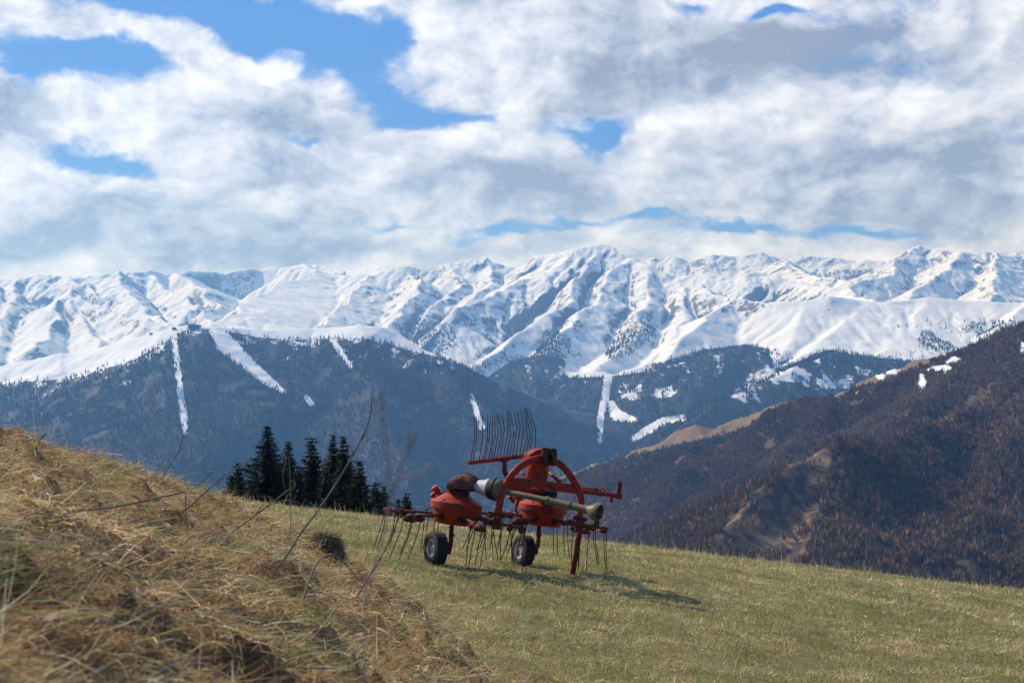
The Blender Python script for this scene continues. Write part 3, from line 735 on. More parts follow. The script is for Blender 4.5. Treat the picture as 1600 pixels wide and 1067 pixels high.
# --- near brown hill on the right
def build_brown_hill():
    T = Terrain(800, 2000, 1.5, 820, 3300, 330)
    rid = [([(800, 800, 2650), (880, 747, 2600), (1000, 694, 2500), (1100, 669, 2400), (1170, 657, 2350), (1240, 624, 2250), (1310, 610, 2200), (1380, 585, 2150), (1440, 564, 2100), (1520, 537, 2050), (1570, 514, 2000), (1640, 497, 1950), (1800, 450, 1900), (2000, 400, 1850)], .5, .62, .25),
           ([(2000, 560, 1500), (1800, 575, 1560), (1680, 580, 1600), (1600, 607, 1570), (1500, 650, 1480), (1400, 697, 1380), (1340, 706, 1310), (1290, 702, 1260), (1230, 724, 1200), (1160, 792, 1130), (1090, 862, 1080), (1000, 950, 1000)], .75, .62, .1),
           ([(1290, 702, 1260), (1310, 780, 1150), (1330, 860, 1040)], .5, .5, .1), ([(1600, 607, 1570), (1560, 720, 1350), (1500, 850, 1100)], .45, .6, .1), ([(1700, 590, 1590), (1690, 720, 1350), (1660, 860, 1080)], .5, .5, .1),
           ([(1310, 610, 2200), (1290, 650, 2060), (1240, 700, 1920), (1180, 740, 1800)], .55, .6, .1), ([(1520, 537, 2050), (1470, 600, 1900), (1400, 650, 1760)], .55, .6, .1), ([(1100, 669, 2400), (1080, 720, 2200), (1040, 790, 2000)], .5, .5, .1)]
    wx = 14 * fbm(T.X / 150, T.Y / 150, 4); wy = 14 * fbm(T.X / 150 + 20, T.Y / 150, 4)
    Z = tents(T.X + wx, T.Y + wy, rid)
    kn = np.clip(1 - np.hypot((T.PX - 1230) / 170, (T.Y - 1190) / 190) ** 3, 0, 1)
    Z = Z + (1 - .6 * kn) * 9 * fbm(T.X / 110, T.Y / 110, 5) + (1 - .8 * kn) * 10 * (ridged(T.X / 140 + .3 * T.Y / 140, T.Y / 220, 4) - .9)
    Z = np.maximum(Z, -640)
    T.finish(Z)
    spur = T.Y < 1330
    crest = np.interp(T.PX, [880, 1000, 1100, 1170, 1240, 1310, 1380, 1440, 1520, 1570, 1640], [747, 694, 669, 657, 624, 610, 585, 564, 537, 514, 497])
    top = np.interp(T.PX, [900, 1000, 1100, 1170, 1185, 1290, 1310, 1330, 1380, 1560], [0, 14, 17, 9, 1, 2, 14, 3, 9, 4])
    brown = np.where((T.PY < crest + top) & (T.Y > 1800), 1.0, .12 + .18 * fbm(T.X / 50, T.Y / 70, 4))
    fol = [(1300, 702), (1270, 706), (1232, 726), (1205, 755), (1160, 793), (1092, 862), (1260, 862), (1285, 800), (1262, 770), (1300, 735)]
    brown = np.where(in_poly(T.PX, T.PY, fol) & spur, (.44 + .5 * fbm((T.X + T.Y * .4) / 60, T.Y / 9 + T.Z / 6, 4)), brown)
    sn = np.full(T.X.shape, 0.0)
    for (a, b_, c, d) in ((1470, 578, 22, 7), (1440, 598, 7, 14), (1395, 580, 13, 5), (1375, 588, 8, 5), (1490, 565, 12, 8), (1597, 545, 5, 12), (1340, 613, 4, 3)):
        sn = np.maximum(sn, np.clip(1.05 - .55 * np.hypot((T.PX - a) / c, (T.PY - b_) / d), 0, 1))
    T.mesh('brown_hill', mountain_mat('heath_and_rock', (0.050, 0.036, 0.027), (0.085, 0.060, 0.042), 1.3, 1.6, scale=3.0), 'dark brown wooded hill with a rocky spur on the right', {'snow': sn, 'steep': T.slope, 'brown': brown})
    x, y, z, px, py = T.sample(120000, 850, 2700, 795, 1760, _rng)
    crest = np.interp(px, [880, 1000, 1100, 1170, 1240, 1310, 1380, 1440, 1520, 1570, 1640], [747, 694, 669, 657, 624, 610, 585, 564, 537, 514, 497])
    top = np.interp(px, [900, 1000, 1100, 1170, 1185, 1290, 1310, 1330, 1380, 1560], [0, 14, 17, 9, 0, 0, 14, 3, 8, 0])
    k = ~((py < crest + top + 3 + _rng.normal(0, 1.2, len(px))) & (y > 1800))
    cl = fbm(x / 45, y / 60, 4)
    k &= ~(in_poly(px, py, fol) & (y < 1330) & (_rng.random(len(px)) < .87))
    k &= cl < .62
    for (a, b_, c, d) in ((1470, 578, 22, 7), (1440, 598, 7, 14), (1395, 580, 13, 5), (1375, 588, 8, 5), (1490, 565, 12, 8), (1597, 545, 5, 12)):
        k &= np.hypot((px - a) / c, (py - b_) / d) > .9
    for pl in ([(1170, 665, 2), (1200, 690, 2)], [(1345, 690, 3), (1380, 660, 3), (1420, 640, 2)], [(1560, 640, 4), (1590, 615, 5)]):
        k &= line_dist(px, py, pl) > _rng.normal(0, 2, len(px))
    # keep about the same number of trees per bit of picture: thin out nothing in front, keep the far ones sparse
    x, y, z = x[k], y[k], z[k]; n = len(x)
    tone = .85 + .4 * fbm(x / 200, y / 200, 4)[:, None]
    col = palette(n, [(.245, .158, .098), (.27, .178, .112), (.215, .142, .092), (.19, .13, .08)], [3, 2, 3, 1], .10) * tone
    bare_trees('forest', x, y, z - .5, _rng.normal(8.0, 1.8, n).clip(4, 12), col, 'leafless brown woodland covering the hill on the right')
    return T

def build_valley():
    r = np.array([300., 2000, 16000]); th = np.linspace(R(-70), R(70), 60)
    Rr, Th = np.meshgrid(r, th, indexing='ij')
    V = np.stack([Rr * np.sin(Th), Rr * np.cos(Th), np.full(Rr.shape, -600.0)], -1).reshape(-1, 3)
    m, t, b = new_mat('valley_ground'); t.put(b.inputs['Base Color'], t.mix(t.noise(obj_coord(t), .004, 6), (.05, .055, .03), (.09, .08, .05))); b.inputs['Roughness'].default_value = .9
    tag(mesh_np('valley', V, [grid_faces(3, 60)[:, ::-1]], m), 'valley floor hidden below the field', 'valley', kind='structure')
build_valley()
TA = build_ski_ridge(); TB = build_massif(); TC = build_brown_hill()

# ------------------------------------------------------------------ mesh builder
class MB:
    def __init__(self, origin=(0, 0, 0)):
        self.o = Vector(origin); self.v = []; self.f = []
    def tube(self, pts, r, seg=10, cap=True):
        pts = [Vector(p) for p in pts]; n = len(pts)
        rs = list(r) if hasattr(r, '__len__') else [r] * n
        b = len(self.v); u = None
        for i, p in enumerate(pts):
            d = (pts[min(i + 1, n - 1)] - pts[max(i - 1, 0)]).normalized()
            if u is None:
                u = d.orthogonal().normalized()
            u = (u - d * u.dot(d)).normalized(); w = d.cross(u)
            for k in range(seg):
                a = 2 * math.pi * k / seg
                self.v.append(p + (u * math.cos(a) + w * math.sin(a)) * rs[i] - self.o)
        for i in range(n - 1):
            for k in range(seg):
                k2 = (k + 1) % seg
                self.f.append((b + i * seg + k, b + i * seg + k2, b + (i + 1) * seg + k2, b + (i + 1) * seg + k))
        if cap:
            self.f.append(tuple(b + k for k in reversed(range(seg)))); self.f.append(tuple(b + (n - 1) * seg + k for k in range(seg)))
        return self
    def box(self, c, ax, ay, az, bev=0.12):
        """chamfered box from half-axis vectors"""
        c, ax, ay, az = Vector(c), Vector(ax), Vector(ay), Vector(az)
        m = min(ax.length, ay.length, az.length) * bev
        A = [ax, ay, az]; e = [m / a.length for a in A]; b = len(self.v); idx = {}
        for sx in (-1, 1):
            for sy in (-1, 1):
                for sz in (-1, 1):
                    s = (sx, sy, sz)
                    for k in range(3):
                        q = [1 - e[i] if i != k else 1 for i in range(3)]
                        idx[(s, k)] = len(self.v)
                        self.v.append(c + sum((A[i] * s[i] * q[i] for i in range(3)), Vector()) - self.o)
        def quad(l, n):
            a, b_, c_ = (self.v[i] for i in l[:3])
            if (b_ - a).cross(c_ - b_).dot(n) < 0: l = l[::-1]
            self.f.append(tuple(l))
        sg = lambda k, s, i, t, j, u: tuple({k: s, i: t, j: u}[z] for z in range(3))
        for k in range(3):
            i, j = [z for z in range(3) if z != k]
            for s in (-1, 1):
                quad([idx[(sg(k, s, i, t, j, u), k)] for t, u in ((-1, -1), (1, -1), (1, 1), (-1, 1))], A[k] * s)
        for k in range(3):
            i, j = [z for z in range(3) if z != k]
            for t in (-1, 1):
                for u in (-1, 1):
                    a, d = sg(k, -1, i, t, j, u), sg(k, 1, i, t, j, u)
                    quad([idx[(a, i)], idx[(d, i)], idx[(d, j)], idx[(a, j)]], A[i] * t + A[j] * u)
        for s in [(x, y, z) for x in (-1, 1) for y in (-1, 1) for z in (-1, 1)]:
            quad([idx[(s, 0)], idx[(s, 1)], idx[(s, 2)]], A[0] * s[0] + A[1] * s[1] + A[2] * s[2])
        return self
    def lathe(self, o, n, prof, seg=32):
        """closed turned shape: profile of (radius, height along n)"""
        o, n = Vector(o), Vector(n).normalized(); u = n.orthogonal().normalized(); w = n.cross(u); b = len(self.v)
        for r, h in prof:
            for k in range(seg):
                a = 2 * math.pi * k / seg
                self.v.append(o + n * h + (u * math.cos(a) + w * math.sin(a)) * r - self.o)
        for i in range(len(prof) - 1):
            for k in range(seg):
                k2 = (k + 1) % seg
                self.f.append((b + i * seg + k, b + i * seg + k2, b + (i + 1) * seg + k2, b + (i + 1) * seg + k))
        self.f.append(tuple(b + k for k in reversed(range(seg)))); self.f.append(tuple(b + (len(prof) - 1) * seg + k for k in range(seg)))
        return self
    def plate(self, pts, th):
        """flat polygon with thickness vector th"""
        pts = [Vector(p) for p in pts]; th = Vector(th); n = len(pts); b = len(self.v)
        for s in (-.5, .5):
            for p in pts: self.v.append(p + th * s - self.o)
        self.f.append(tuple(range(b, b + n))); self.f.append(tuple(b + n + k for k in reversed(range(n))))
        for k in range(n):
            k2 = (k + 1) % n
            self.f.append((b + k, b + n + k, b + n + k2, b + k2))
        return self
    def build(self, name, mat, parent=None, sharp=35, **kw):
        me = bpy.data.meshes.new(name); me.from_pydata([tuple(v) for v in self.v], [], self.f)
        bm = bmesh.new(); bm.from_mesh(me); bmesh.ops.recalc_face_normals(bm, faces=bm.faces); bm.to_mesh(me); bm.free()
        me.polygons.foreach_set('use_smooth', [True] * len(me.polygons)); me.set_sharp_from_angle(angle=R(sharp))
        me.materials.append(mat)
        o = bpy.data.objects.new(name, me); COL.objects.link(o)
        if parent: o.parent = parent
        else: o.location = self.o
        tag(o, **kw)
        return o
def empty(name, loc, **kw):
    o = bpy.data.objects.new(name, None); COL.objects.link(o); o.location = loc; o.empty_display_size = .3
    return tag(o, **kw)
def smooth_path(pts, n=4):
    """Catmull-Rom through the points"""
    p = [Vector(q) for q in pts]; p = [p[0] * 2 - p[1]] + p + [p[-1] * 2 - p[-2]]; out = []
    for i in range(1, len(p) - 2):
        for k in range(n):
            t = k / n
            out.append(.5 * ((2 * p[i]) + (p[i + 1] - p[i - 1]) * t + (2 * p[i - 1] - 5 * p[i] + 4 * p[i + 1] - p[i + 2]) * t * t + (3 * p[i] - p[i - 1] - 3 * p[i + 1] + p[i + 2]) * t ** 3))
    out.append(p[-2]); return out

# ------------------------------------------------------------------ trees beyond the field
def gz(x, y): return float(ground_z(np.array([x]), np.array([y]))[0])
def tree_base(px, Y):
    x = (px - 800) / F * Y
    return Vector((x, Y, gz(x, Y) - .1))
def spruce(px, top, Y, hw, label, tone=(.015, .022, .011), gap=.0, seed=1):
    rg = np.random.default_rng(seed)
    b = tree_base(px, Y); ztop = (HY - top) / F * Y; H = ztop - b.z
    root = empty('spruce_tree', b, label=label, cat='tree', group='dark spruces beyond the edge of the field')
    MB(b).tube([b, b + Vector((.03, 0, H * .5)), b + Vector((0, 0, H - .25))], [.16, .10, .015], 8).build('trunk', BARK, root)
    slope = min(.46, 1.38 * hw / max(40, 780 - top))                       # half width per metre below the tip
    V, C, n = [], [], 0
    t = .05
    V.append([(-.02, 0, H - .5), (.02, 0, H - .5), (.012, 0, H + .02), (-.012, 0, H + .02)]); C.append(tone)
    while t < H - .6:
        rad = slope * t * (1.0 if t < 4 else 1.0 - .04 * (t - 4)) + .05
        rad *= 1 + .18 * math.sin(t * 2.2 + seed) * min(1, t / 2)
        nb = 6 + int(min(9, t * 3))
        a0 = rg.random() * 6.28
        for k in range(nb):
            if rg.random() < gap: continue
            a = a0 + 6.283 * k / nb + rg.normal(0, .2); L = rad * rg.uniform(.62, 1.22)
            dirv = np.array([math.cos(a), math.sin(a), 0]); sv = np.array([-math.sin(a), math.cos(a), 0])
            ns = max(2, int(L / .16))
            droop = rg.uniform(.25, .5); lift = rg.uniform(.1, .25)
            for j in range(ns):
                f0, f1 = j / ns, (j + 1.35) / ns
                pz = lambda f: H - t - droop * L * f + lift * L * f * f * 1.6
                w0 = .12 * (1.15 - f0) * rg.uniform(.7, 1.5); off = sv * rg.normal(0, .07)
                p0 = dirv * L * f0 + np.array([0, 0, pz(f0)]) + off; p1 = dirv * L * min(f1, 1.08) + np.array([0, 0, pz(f1)]) + off * 2.2
                hang = np.array([0, 0, -rg.uniform(.06, .24)])
                V.append([p0 - sv * w0, p0 + sv * w0, p1 + sv * w0 * .3, p1 - sv * w0 * .3 + hang * .4]); C.append(np.array(tone) * rg.uniform(.6, 1.6))
                s = 1 if rg.random() < .5 else -1
                m = (p0 + p1) / 2
                V.append([p0, m + hang * .5, m + sv * s * w0 * 2.0 + dirv * .07 + hang, p0 + sv * s * w0 * .9 + hang * .6]); C.append(np.array(tone) * rg.uniform(.6, 1.6))
        t += rg.uniform(.12, .21)
    V = np.array([[tuple(p) for p in q] for q in V], float).reshape(-1, 3)
    mesh_np('crown', V, [np.arange(len(V)).reshape(-1, 4)], NEEDLE, root, attrs={'Col': np.repeat(np.array(C), 4, 0)})
def bare_tree(px, top, Y, hw, label, seed=1, cname='bare_tree'):
    rg = np.random.default_rng(seed)
    b = tree_base(px, Y); H = (HY - top) / F * Y - b.z; W = hw / F * Y
    root = empty(cname, b, label=label, cat='tree', group='leafless trees beyond the edge of the field')
    tr = MB(b); tr.tube([b, b + Vector((.1, 0, H * .45)), b + Vector((-.05, .05, H * .8))], [.17, .11, .05], 8).build('trunk', BARK, root)
    cr = MB(b)
    def grow(p, d, L, r, lev):
        q = p + d * L * .5 + Vector(rg.normal(0, .06 * L, 3)); e = q + (d + Vector(rg.normal(0, .18, 3))).normalized() * L * .5
        cr.tube([p, q, e], [r, r * .8, r * .55], 4, False)
        if lev == 0: return
        for k in range(4 if lev > 1 else 5):
            s = rg.uniform(.35, 1.0); pp = p.lerp(e, s)
            dd = (d * .8 + Vector(rg.normal(0, .55, 3)) + Vector((0, 0, .15))).normalized()
            grow(pp, dd, L * rg.uniform(.5, .72), r * .55, lev - 1)
    for k in range(13):
        s = .4 + .42 * k / 12; a = rg.random() * 6.28; up = .5 + 1.0 * (k / 12)
        p = b + Vector((0, 0, H * s)); d = Vector((math.cos(a), math.sin(a), up)).normalized()
        grow(p, d, min(W * .62, H * (1 - s) * .6) * rg.uniform(.8, 1.1), .045, 3)
    cr.build('crown', BARK, root)
spruce(372, 722, 72, 25, 'short spruce at the left end of the dark tree row, behind the hay bank', seed=2)
spruce(394, 742, 66, 24, 'low bushy spruce between the leftmost short spruce and the tallest spruce', seed=13)
spruce(418, 664, 70, 40, 'tallest and broadest spruce of the dark row beyond the field', seed=3)
spruce(450, 689, 74, 27, 'narrow spruce just right of the tallest broad spruce', seed=4)
spruce(466, 733, 65, 24, 'low spruce filling the gap right of the narrow spruce', seed=14)
spruce(487, 683, 68, 30, 'slim pointed spruce in the middle of the dark row', seed=5)
spruce(509, 728, 66, 24, 'low dark spruce at the foot of the thin-crowned leafless tree', seed=15)
spruce(361, 741, 68, 20, 'smallest spruce at the far left foot of the dark row', seed=31)
spruce(435, 716, 78, 26, 'half-hidden spruce between the tallest and the narrow spruce', seed=32)
spruce(548, 726, 75, 24, 'half-hidden spruce behind the right end of the dark row', seed=33)
bare_tree(518, 668, 78, 26, 'dark twiggy leafless tree standing among the spruces of the row', seed=6)
spruce(521, 678, 77, 24, 'ragged gappy spruce tangled with the leafless tree in the row', seed=16, gap=.35)
spruce(537, 681, 72, 25, 'tall ragged spruce between the twiggy tree and the row end', seed=7, gap=.12)
spruce(561, 719, 66, 24, 'shorter spruce at the right end of the dark row', seed=8)
spruce(587, 753, 82, 14, 'small separate spruce right of the row, just left of the rake', seed=9)
spruce(600, 758, 84, 12, 'tiny brownish spruce beside the small separate spruce', tone=(.035, .026, .018), seed=10)
spruce(635, 770, 82, 14, 'little spruce tip showing behind the left rotor of the rake', seed=11)
spruce(622, 779, 86, 8, 'tiniest spruce tip, low behind the left tine arm of the rake', seed=12)
bare_tree(683, 738, 86, 34, 'round leafless tree behind the left rotor of the rake', seed=21)
bare_tree(708, 742, 88, 12, 'thin leafless tree behind the rake gearbox', seed=22)

# ------------------------------------------------------------------ buildings on the ski ridge
WALLM = paint_mat('dark_timber_wall', (0.16, 0.13, 0.11), (0.09, 0.07, 0.06), .7, scale=.3)
ROOFM = paint_mat('snowy_roof', (0.30, 0.30, 0.32), (0.7, 0.7, 0.72), .7, scale=.1)
GLASSM = paint_mat('dark_glass', (0.03, 0.035, 0.045), (0.05, 0.05, 0.06), .15, scale=.3)
def ridge_z(T, px, Y):
    i = int(round((Y - T.ys[0]) / (T.ys[1] - T.ys[0]))); j = int(round((px - T.pxs[0]) / (T.pxs[1] - T.pxs[0])))
    return float(T.Z[i, j])
def hut(px, Y, w, d, h, label, name='ski_station'):
    x = (px - 800) / F * Y; z = ridge_z(TA, px, Y) - 3
    b = Vector((x, Y, z)); root = empty(name, b, label=label, cat='building', group='ski buildings on the forested ridge')
    MB(b).box(b + Vector((0, 0, (h + 3) / 2)), (w / 2, 0, 0), (0, d / 2, 0), (0, 0, (h + 3) / 2), .02).build('wall', WALLM, root)
    o = h + 3
    MB(b).plate([b + Vector((-w * .54, 0, o + .05)), b + Vector((w * .54, 0, o + .05)), b + Vector((w * .3, 0, o + h * .35)), b + Vector((-w * .36, 0, o + h * .42))], (0, d * 1.1, 0)).build('roof', ROOFM, root)
    for k in range(4):
        cx = -w * .36 + k * w * .24
        MB(b).box(b + Vector((cx, -d / 2 - .1, 3 + h * .6)), (w * .08, 0, 0), (0, .15, 0), (0, 0, h * .16), .1).build('window', GLASSM, root)
hut(303, 4785, 40, 18, 12, 'grey ski station standing on the top of the forested ridge')
hut(272, 4790, 13, 9, 5, 'small lift hut left of the ski station, at the top of the narrow run', 'lift_hut')
hut(236, 4815, 11, 8, 4, 'tiniest hut on the snowy crest, farthest left of the ski station', 'lift_hut')

# ------------------------------------------------------------------ the rotary hay rake
def Z1(zx, zy, Y): return Vector(P3(560 + zx * .29993, 600 + zy * .29993, Y))
def Z2(zx, zy, Y): return Vector(P3(720 + zx / 5.927, 620 + zy / 5.927, Y))
def build_rake():
    B = Vector((-.3, 17.4, gz(-.3, 17.4)))
    root = empty('hay_rake', B, label='red two-rotor hay rake with rusty tines standing on the mown field', cat='hay rake')
    n = Vector((.13, .06, 1)).normalized(); e1 = (Vector((1, 0, -.13))).normalized(); e2 = n.cross(e1)
    rg = np.random.default_rng(5)
    def rotor(C, off, folded, hole_angles):
        rad = lambda a: e1 * math.cos(R(a)) + e2 * math.sin(R(a))
        cov = MB(B).lathe(C, n, [(.318, -.045), (.340, -.050), (.346, -.044), (.346, .040), (.338, .050), (.325, .055), (.25, .098), (.175, .146), (.150, .16), (.02, .165)], 48)
        for k in range(8): cov.lathe(C + rad(k * 45 + 12) * .30 + n * .078, n, [(.011, -.02), (.011, .006), (.002, .008)], 6)
        cov = cov.build('rotor_cover', RED, root)
        drum = MB(B).lathe(C, n, [(.02, -.252), (.19, -.25), (.255, -.238), (.276, -.215), (.296, -.13), (.312, -.056), (.310, -.046), (.02, -.046)], 48).build('rotor_drum', RED, root)
        for k in range(6):
            a = off + 60 * k; d = rad(a); tg = n.cross(d)
            MB(B).lathe(C + d * .262 - n * .135, d, [(.062, -.02), (.062, .036), (.050, .042), (.044, .03), (.002, .03)], 18).build('arm_socket', BLACK, drum)  # black stands in for the dark inside of the hole the arm leaves
            p0, p1 = C + d * .285 - n * .135, C + d * .955 - n * .185
            arm = MB(B).tube([p0, p0.lerp(p1, .3) + n * .006, p0.lerp(p1, .65) + n * .004, p1], [.021, .019, .018, .018], 10)
            arm.lathe(p1, (p1 - p0), [(.032, -.03), (.034, 0), (.026, .012), (.002, .014)], 12)
            ao = arm.build('tine_arm', DRED, root)
            if k == folded:
                q = C + d * .55 - n * .15
                pu = q + n * .17 + e1 * -.02
                MB(B).tube(smooth_path([q, q + n * .07 + e1 * -.035, pu]), .02, 8).build('folded_post', RED, ao)
                ax = (e1 * .62 - n * .62 + e2 * .25).normalized(); c = pu + n * .09 - e1 * .03
                cl = MB(B).tube([c - ax * .13, c + ax * .13], .036, 12)
                for s in (-.11, -.05, .01, .07, .12): cl.tube([c + ax * (s - .014), c + ax * (s + .014)], .050, 12)
                c2 = c - e1 * .065 - n * .055; cl.tube([c2 - ax * .06, c2 + ax * .06], .032, 10)
                cl.build('folded_spring', RED, ao)
            for rr, tl in ((.745, .50), (.905, .53)):
                c = p0.lerp(p1, (rr - .285) / .67)
                sp = MB(B).box(c, d * .034, tg * .034, n * .034, .2)
                hp = []
                for i in range(50):
                    t = i / 49; aa = t * 2 * math.pi * 6
                    hp.append(c - n * .03 + tg * (t - .5) * .15 + (n * math.cos(aa) + d * math.sin(aa)) * .032)
                sp.tube(hp, .0075, 6); sp.tube([c - n * .03 - tg * .085, c - n * .03 + tg * .085], .020, 8)
                sp.build('spring_clamp', DRED, ao)
                for s in (-1, 1):
                    b0 = c - n * .03 + tg * .078 * s + d * .03
                    L = tl + rg.uniform(-.03, .02); bend = d * rg.uniform(.045, .10) - tg * rg.uniform(0.01, .05)
                    pts = [b0, b0 - n * .10 + d * .012, b0 - n * .22 + bend * .35, b0 - n * L + bend * 1.25]
                    MB(B).tube(smooth_path(pts, 3), [.0062] * 9 + [.0045], 6).build('tine', TINE, ao)
    CL, CR = Vector(P3(713, 790, 17)), Vector(P3(848.5, 793.5, 18.15))
    rotor(CL, -7, 2, ()); rotor(CR, 8, 2, ())

    # wheels on their legs
    ax = Vector((-.875, -.47, .115)).normalized()
    for (wpx, wpy, Y, lx, C, w_) in ((681, 857, 16.8, 705.5, CL, .185), (818, 859.5, 18.2, 842, CR, .18)):
        W = Vector(P3(wpx, wpy, Y)); up = ax.orthogonal()
        ty = []
        half = w_ / 2
        prof = [(.112, -half * .80), (.150, -half * .98), (.185, -half * 1.0), (.207, -half * .86)]
        for i in range(6):
            u = -half * .72 + i * half * 1.44 / 5.0 
            prof += [(.2185, u - .010), (.2185, u + .010)] + ([(.211, u + .014)] if i < 5 else [])
        prof += [(.207, half * .86), (.185, half), (.150, half * .98), (.112, half * .80)]
        wheel = MB(B).lathe(W, ax, [(.02, -half * .5), (.108, -half * .55), (.116, -half * .82), (.104, -half * .78), (.100, half * .25), (.114, half * .74), (.120, half * .84), (.108, half * .80), (.096, half * .35), (.06, half * .30), (.045, half * .62), (.02, half * .66)], 28).build('wheel', RIM, root)
        tb = MB(B).lathe(W, ax, prof, 40)
        tb.f = [f for f in tb.f if len(f) == 4]
        k = len(prof)                                                   # close the tyre on its inside
        for j in range(40):
            j2 = (j + 1) % 40
            tb.f.append(((k - 1) * 40 + j, (k - 1) * 40 + j2, j2, j))
        tb.build('tyre', TYRE, wheel)
        top = Vector(P3(lx, 822, C.y - .05)); bot = Vector(P3(lx - 1.0, 845, C.y - .1)); top.z = C.z - n.z * .24
        leg = MB(B).tube([top + n * .03, bot], [.030, .030], 12).tube([bot + n * .10, bot + n * .06], .040, 12).build('wheel_leg', DRED, root)
        hub = W - ax * (half + .06)
        br = MB(B).box(bot - n * .03, e1 * .03, e2 * .05, n * .06, .15).box((bot + hub) / 2 - n * .04 + e1 * .0, e1 * .045, e2 * .05, n * .075, .15)
        br.tube([hub - ax * .05, W + ax * .02], .022, 10).tube([hub - ax * .035, hub - ax * .06], .045, 8)
        br.build('wheel_bracket', DRED, leg)

    # gearbox on the left rotor, under a worn canvas
    g = CL + n * .175
    gb = MB(B).lathe(g, n, [(.155, -.01), (.16, .02), (.12, .03), (.10, .05), (.105, .15), (.085, .19), (.02, .20)], 20)
    gb.box(Z1(560, 520, 16.95), e1 * .17, e2 * .10, n * .085, .3).tube([Z1(560, 525, 16.95), Z1(618, 530, 16.92)], .075, 16)
    gb.tube([Z1(462, 528, 16.9), Z1(505, 522, 16.95)], [.018, .026], 8).box(Z1(470, 535, 16.9), e1 * .03, e2 * .02, n * .035, .2)
    for k in range(6): gb.lathe(g + (e1 * math.cos(k) + e2 * math.sin(k)) * .135 + n * .02, n, [(.014, 0), (.014, .018), (.002, .02)], 6)
    gbo = gb.build('gearbox', GREASE, root)
    cv = MB(B); nu, nv = 26, 12; c0 = Z1(548, 528, 16.93)
    for j in range(nv):
        for i in range(nu):
            a = 2 * math.pi * i / nu; h = j / (nv - 1); rr = math.sin(h * 1.75) ** .7 * (1 + .10 * math.sin(a * 5 + 2 * h) + .06 * math.sin(a * 9) + rg.normal(0, .02))
            cv.v.append(c0 + e1 * math.cos(a) * .215 * rr + e2 * math.sin(a) * .14 * rr + n * (.145 * math.cos(h * 1.9) * (1 + .12 * math.cos(a - .4)) + .035 * math.cos(a) * h + rg.normal(0, .006)) - B)
    for j in range(nv - 1):
        for i in range(nu): cv.f.append((j * nu + i, j * nu + (i + 1) % nu, (j + 1) * nu + (i + 1) % nu, (j + 1) * nu + i))
    cv.build('canvas_cover', CLOTH, gbo)

    # drive shaft through the arch
    s0, s1, s2 = Z1(612, 531, 16.92), Z1(725, 552, 16.72), Z1(1225, 664, 16.0)
    ds = (s2 - s0).normalized()
    dv = MB(B).tube([s1 - ds * .1, Z1(985, 605, 16.34)], .040, 16).tube([Z1(975, 603, 16.35), Z1(1205, 657, 16.03)], .047, 16)
    for zx, zy in ((985, 605), (1100, 632), (1185, 652)):
        Yq = 16.34 - (zx - 985) * .00145; q = Z1(zx, zy, Yq); dv.tube([q - ds * .022, q + ds * .022], .055, 16)
    dvo = dv.build('drive_shaft', OLIVE, root)
    cg = (Z1(735, 549, 16.72) - s0)
    L = cg.length
    MB(B).lathe(s0, cg, [(.066, 0), (.075, .01), (.088, L * .15), (.10, L * .3), (.114, L * .45), (.134, L * .66), (.128, L * .67), (.02, L * .68)], 28).build('shaft_guard', GUARD, dvo)
    MB(B).lathe(s0, cg, [(.02, L * .60), (.138, L * .63), (.150, L * .72), (.156, L * .90), (.142, L * .96), (.02, L * .97)], 28).build('guard_ring', BLACK, dvo)
    MB(B).lathe(s0, cg, [(.02, L * .86), (.144, L * .90), (.146, L * 1.0), (.125, L * 1.10), (.06, L * 1.18), (.045, L * 1.25)], 28).build('guard_bell', OLIVE, dvo)
    d2 = (Z1(1262, 672, 15.95) - Z1(1200, 655, 16.03)).normalized(); c2 = Z1(1200, 655, 16.03)
    bell = MB(B).lathe(c2, d2, [(.052, -.03), (.060, 0), (.075, .03), (.108, .075), (.116, .13), (.110, .155), (.098, .15), (.085, .08), (.02, .06)], 24).build('shaft_bell', OLIVE, dvo)
    yk = MB(B).tube([c2 + d2 * .05, c2 + d2 * .12], .05, 12)
    for s in (-1, 1): yk.box(c2 + d2 * .15 + n * .045 * s, d2 * .05, n * .012, e2 * .03, .2)
    yk.box(c2 + d2 * .13 - n * .15, d2 * .035, e2 * .03, n * .05, .3).build('yoke', GREASE, dvo)

    # hitch arch with its crossbar
    zl = [(724, 700), (733, 640), (744, 582), (768, 522), (812, 458), (866, 413), (925, 390), (985, 387), (1040, 410), (1085, 452), (1122, 505), (1150, 558), (1160, 612), (1152, 690), (1147, 722)]
    ay = lambda zx: 16.62 + (zx - 724) * .00135
    path = smooth_path([Z1(a, b, ay(a)) for a, b in zl], 4)
    an = Vector((.38, -.92, 0)).normalized()
    ar = MB(B); m = len(path)
    b0 = len(ar.v)
    for i, p in enumerate(path):                                   # flat steel section, rounded corners
        t = (path[min(i + 1, m - 1)] - path[max(i - 1, 0)]).normalized(); sd_ = t.cross(an).normalized()
        for (u, v) in ((-1, -.6), (-.75, -1), (.75, -1), (1, -.6), (1, .6), (.75, 1), (-.75, 1), (-1, .6)):
            ar.v.append(p + sd_ * u * .043 + an * v * .030 - B)
    for i in range(m - 1):
        for k in range(8): ar.f.append((b0 + i * 8 + k, b0 + i * 8 + (k + 1) % 8, b0 + (i + 1) * 8 + (k + 1) % 8, b0 + (i + 1) * 8 + k))
    ar.f.append(tuple(b0 + k for k in range(8))); ar.f.append(tuple(b0 + (m - 1) * 8 + k for k in range(8)))
    arch = ar.build('hitch_arch', RED, root)
    cb = [Z1(a, b, ay(a) + .02) for a, b in ((768, 500), (822, 486), (1000, 507), (1112, 520), (1140, 545), (1138, 573), (1000, 553), (860, 527), (770, 520))]
    MB(B).plate(cb, an * .05).build('crossbar', RED, arch)
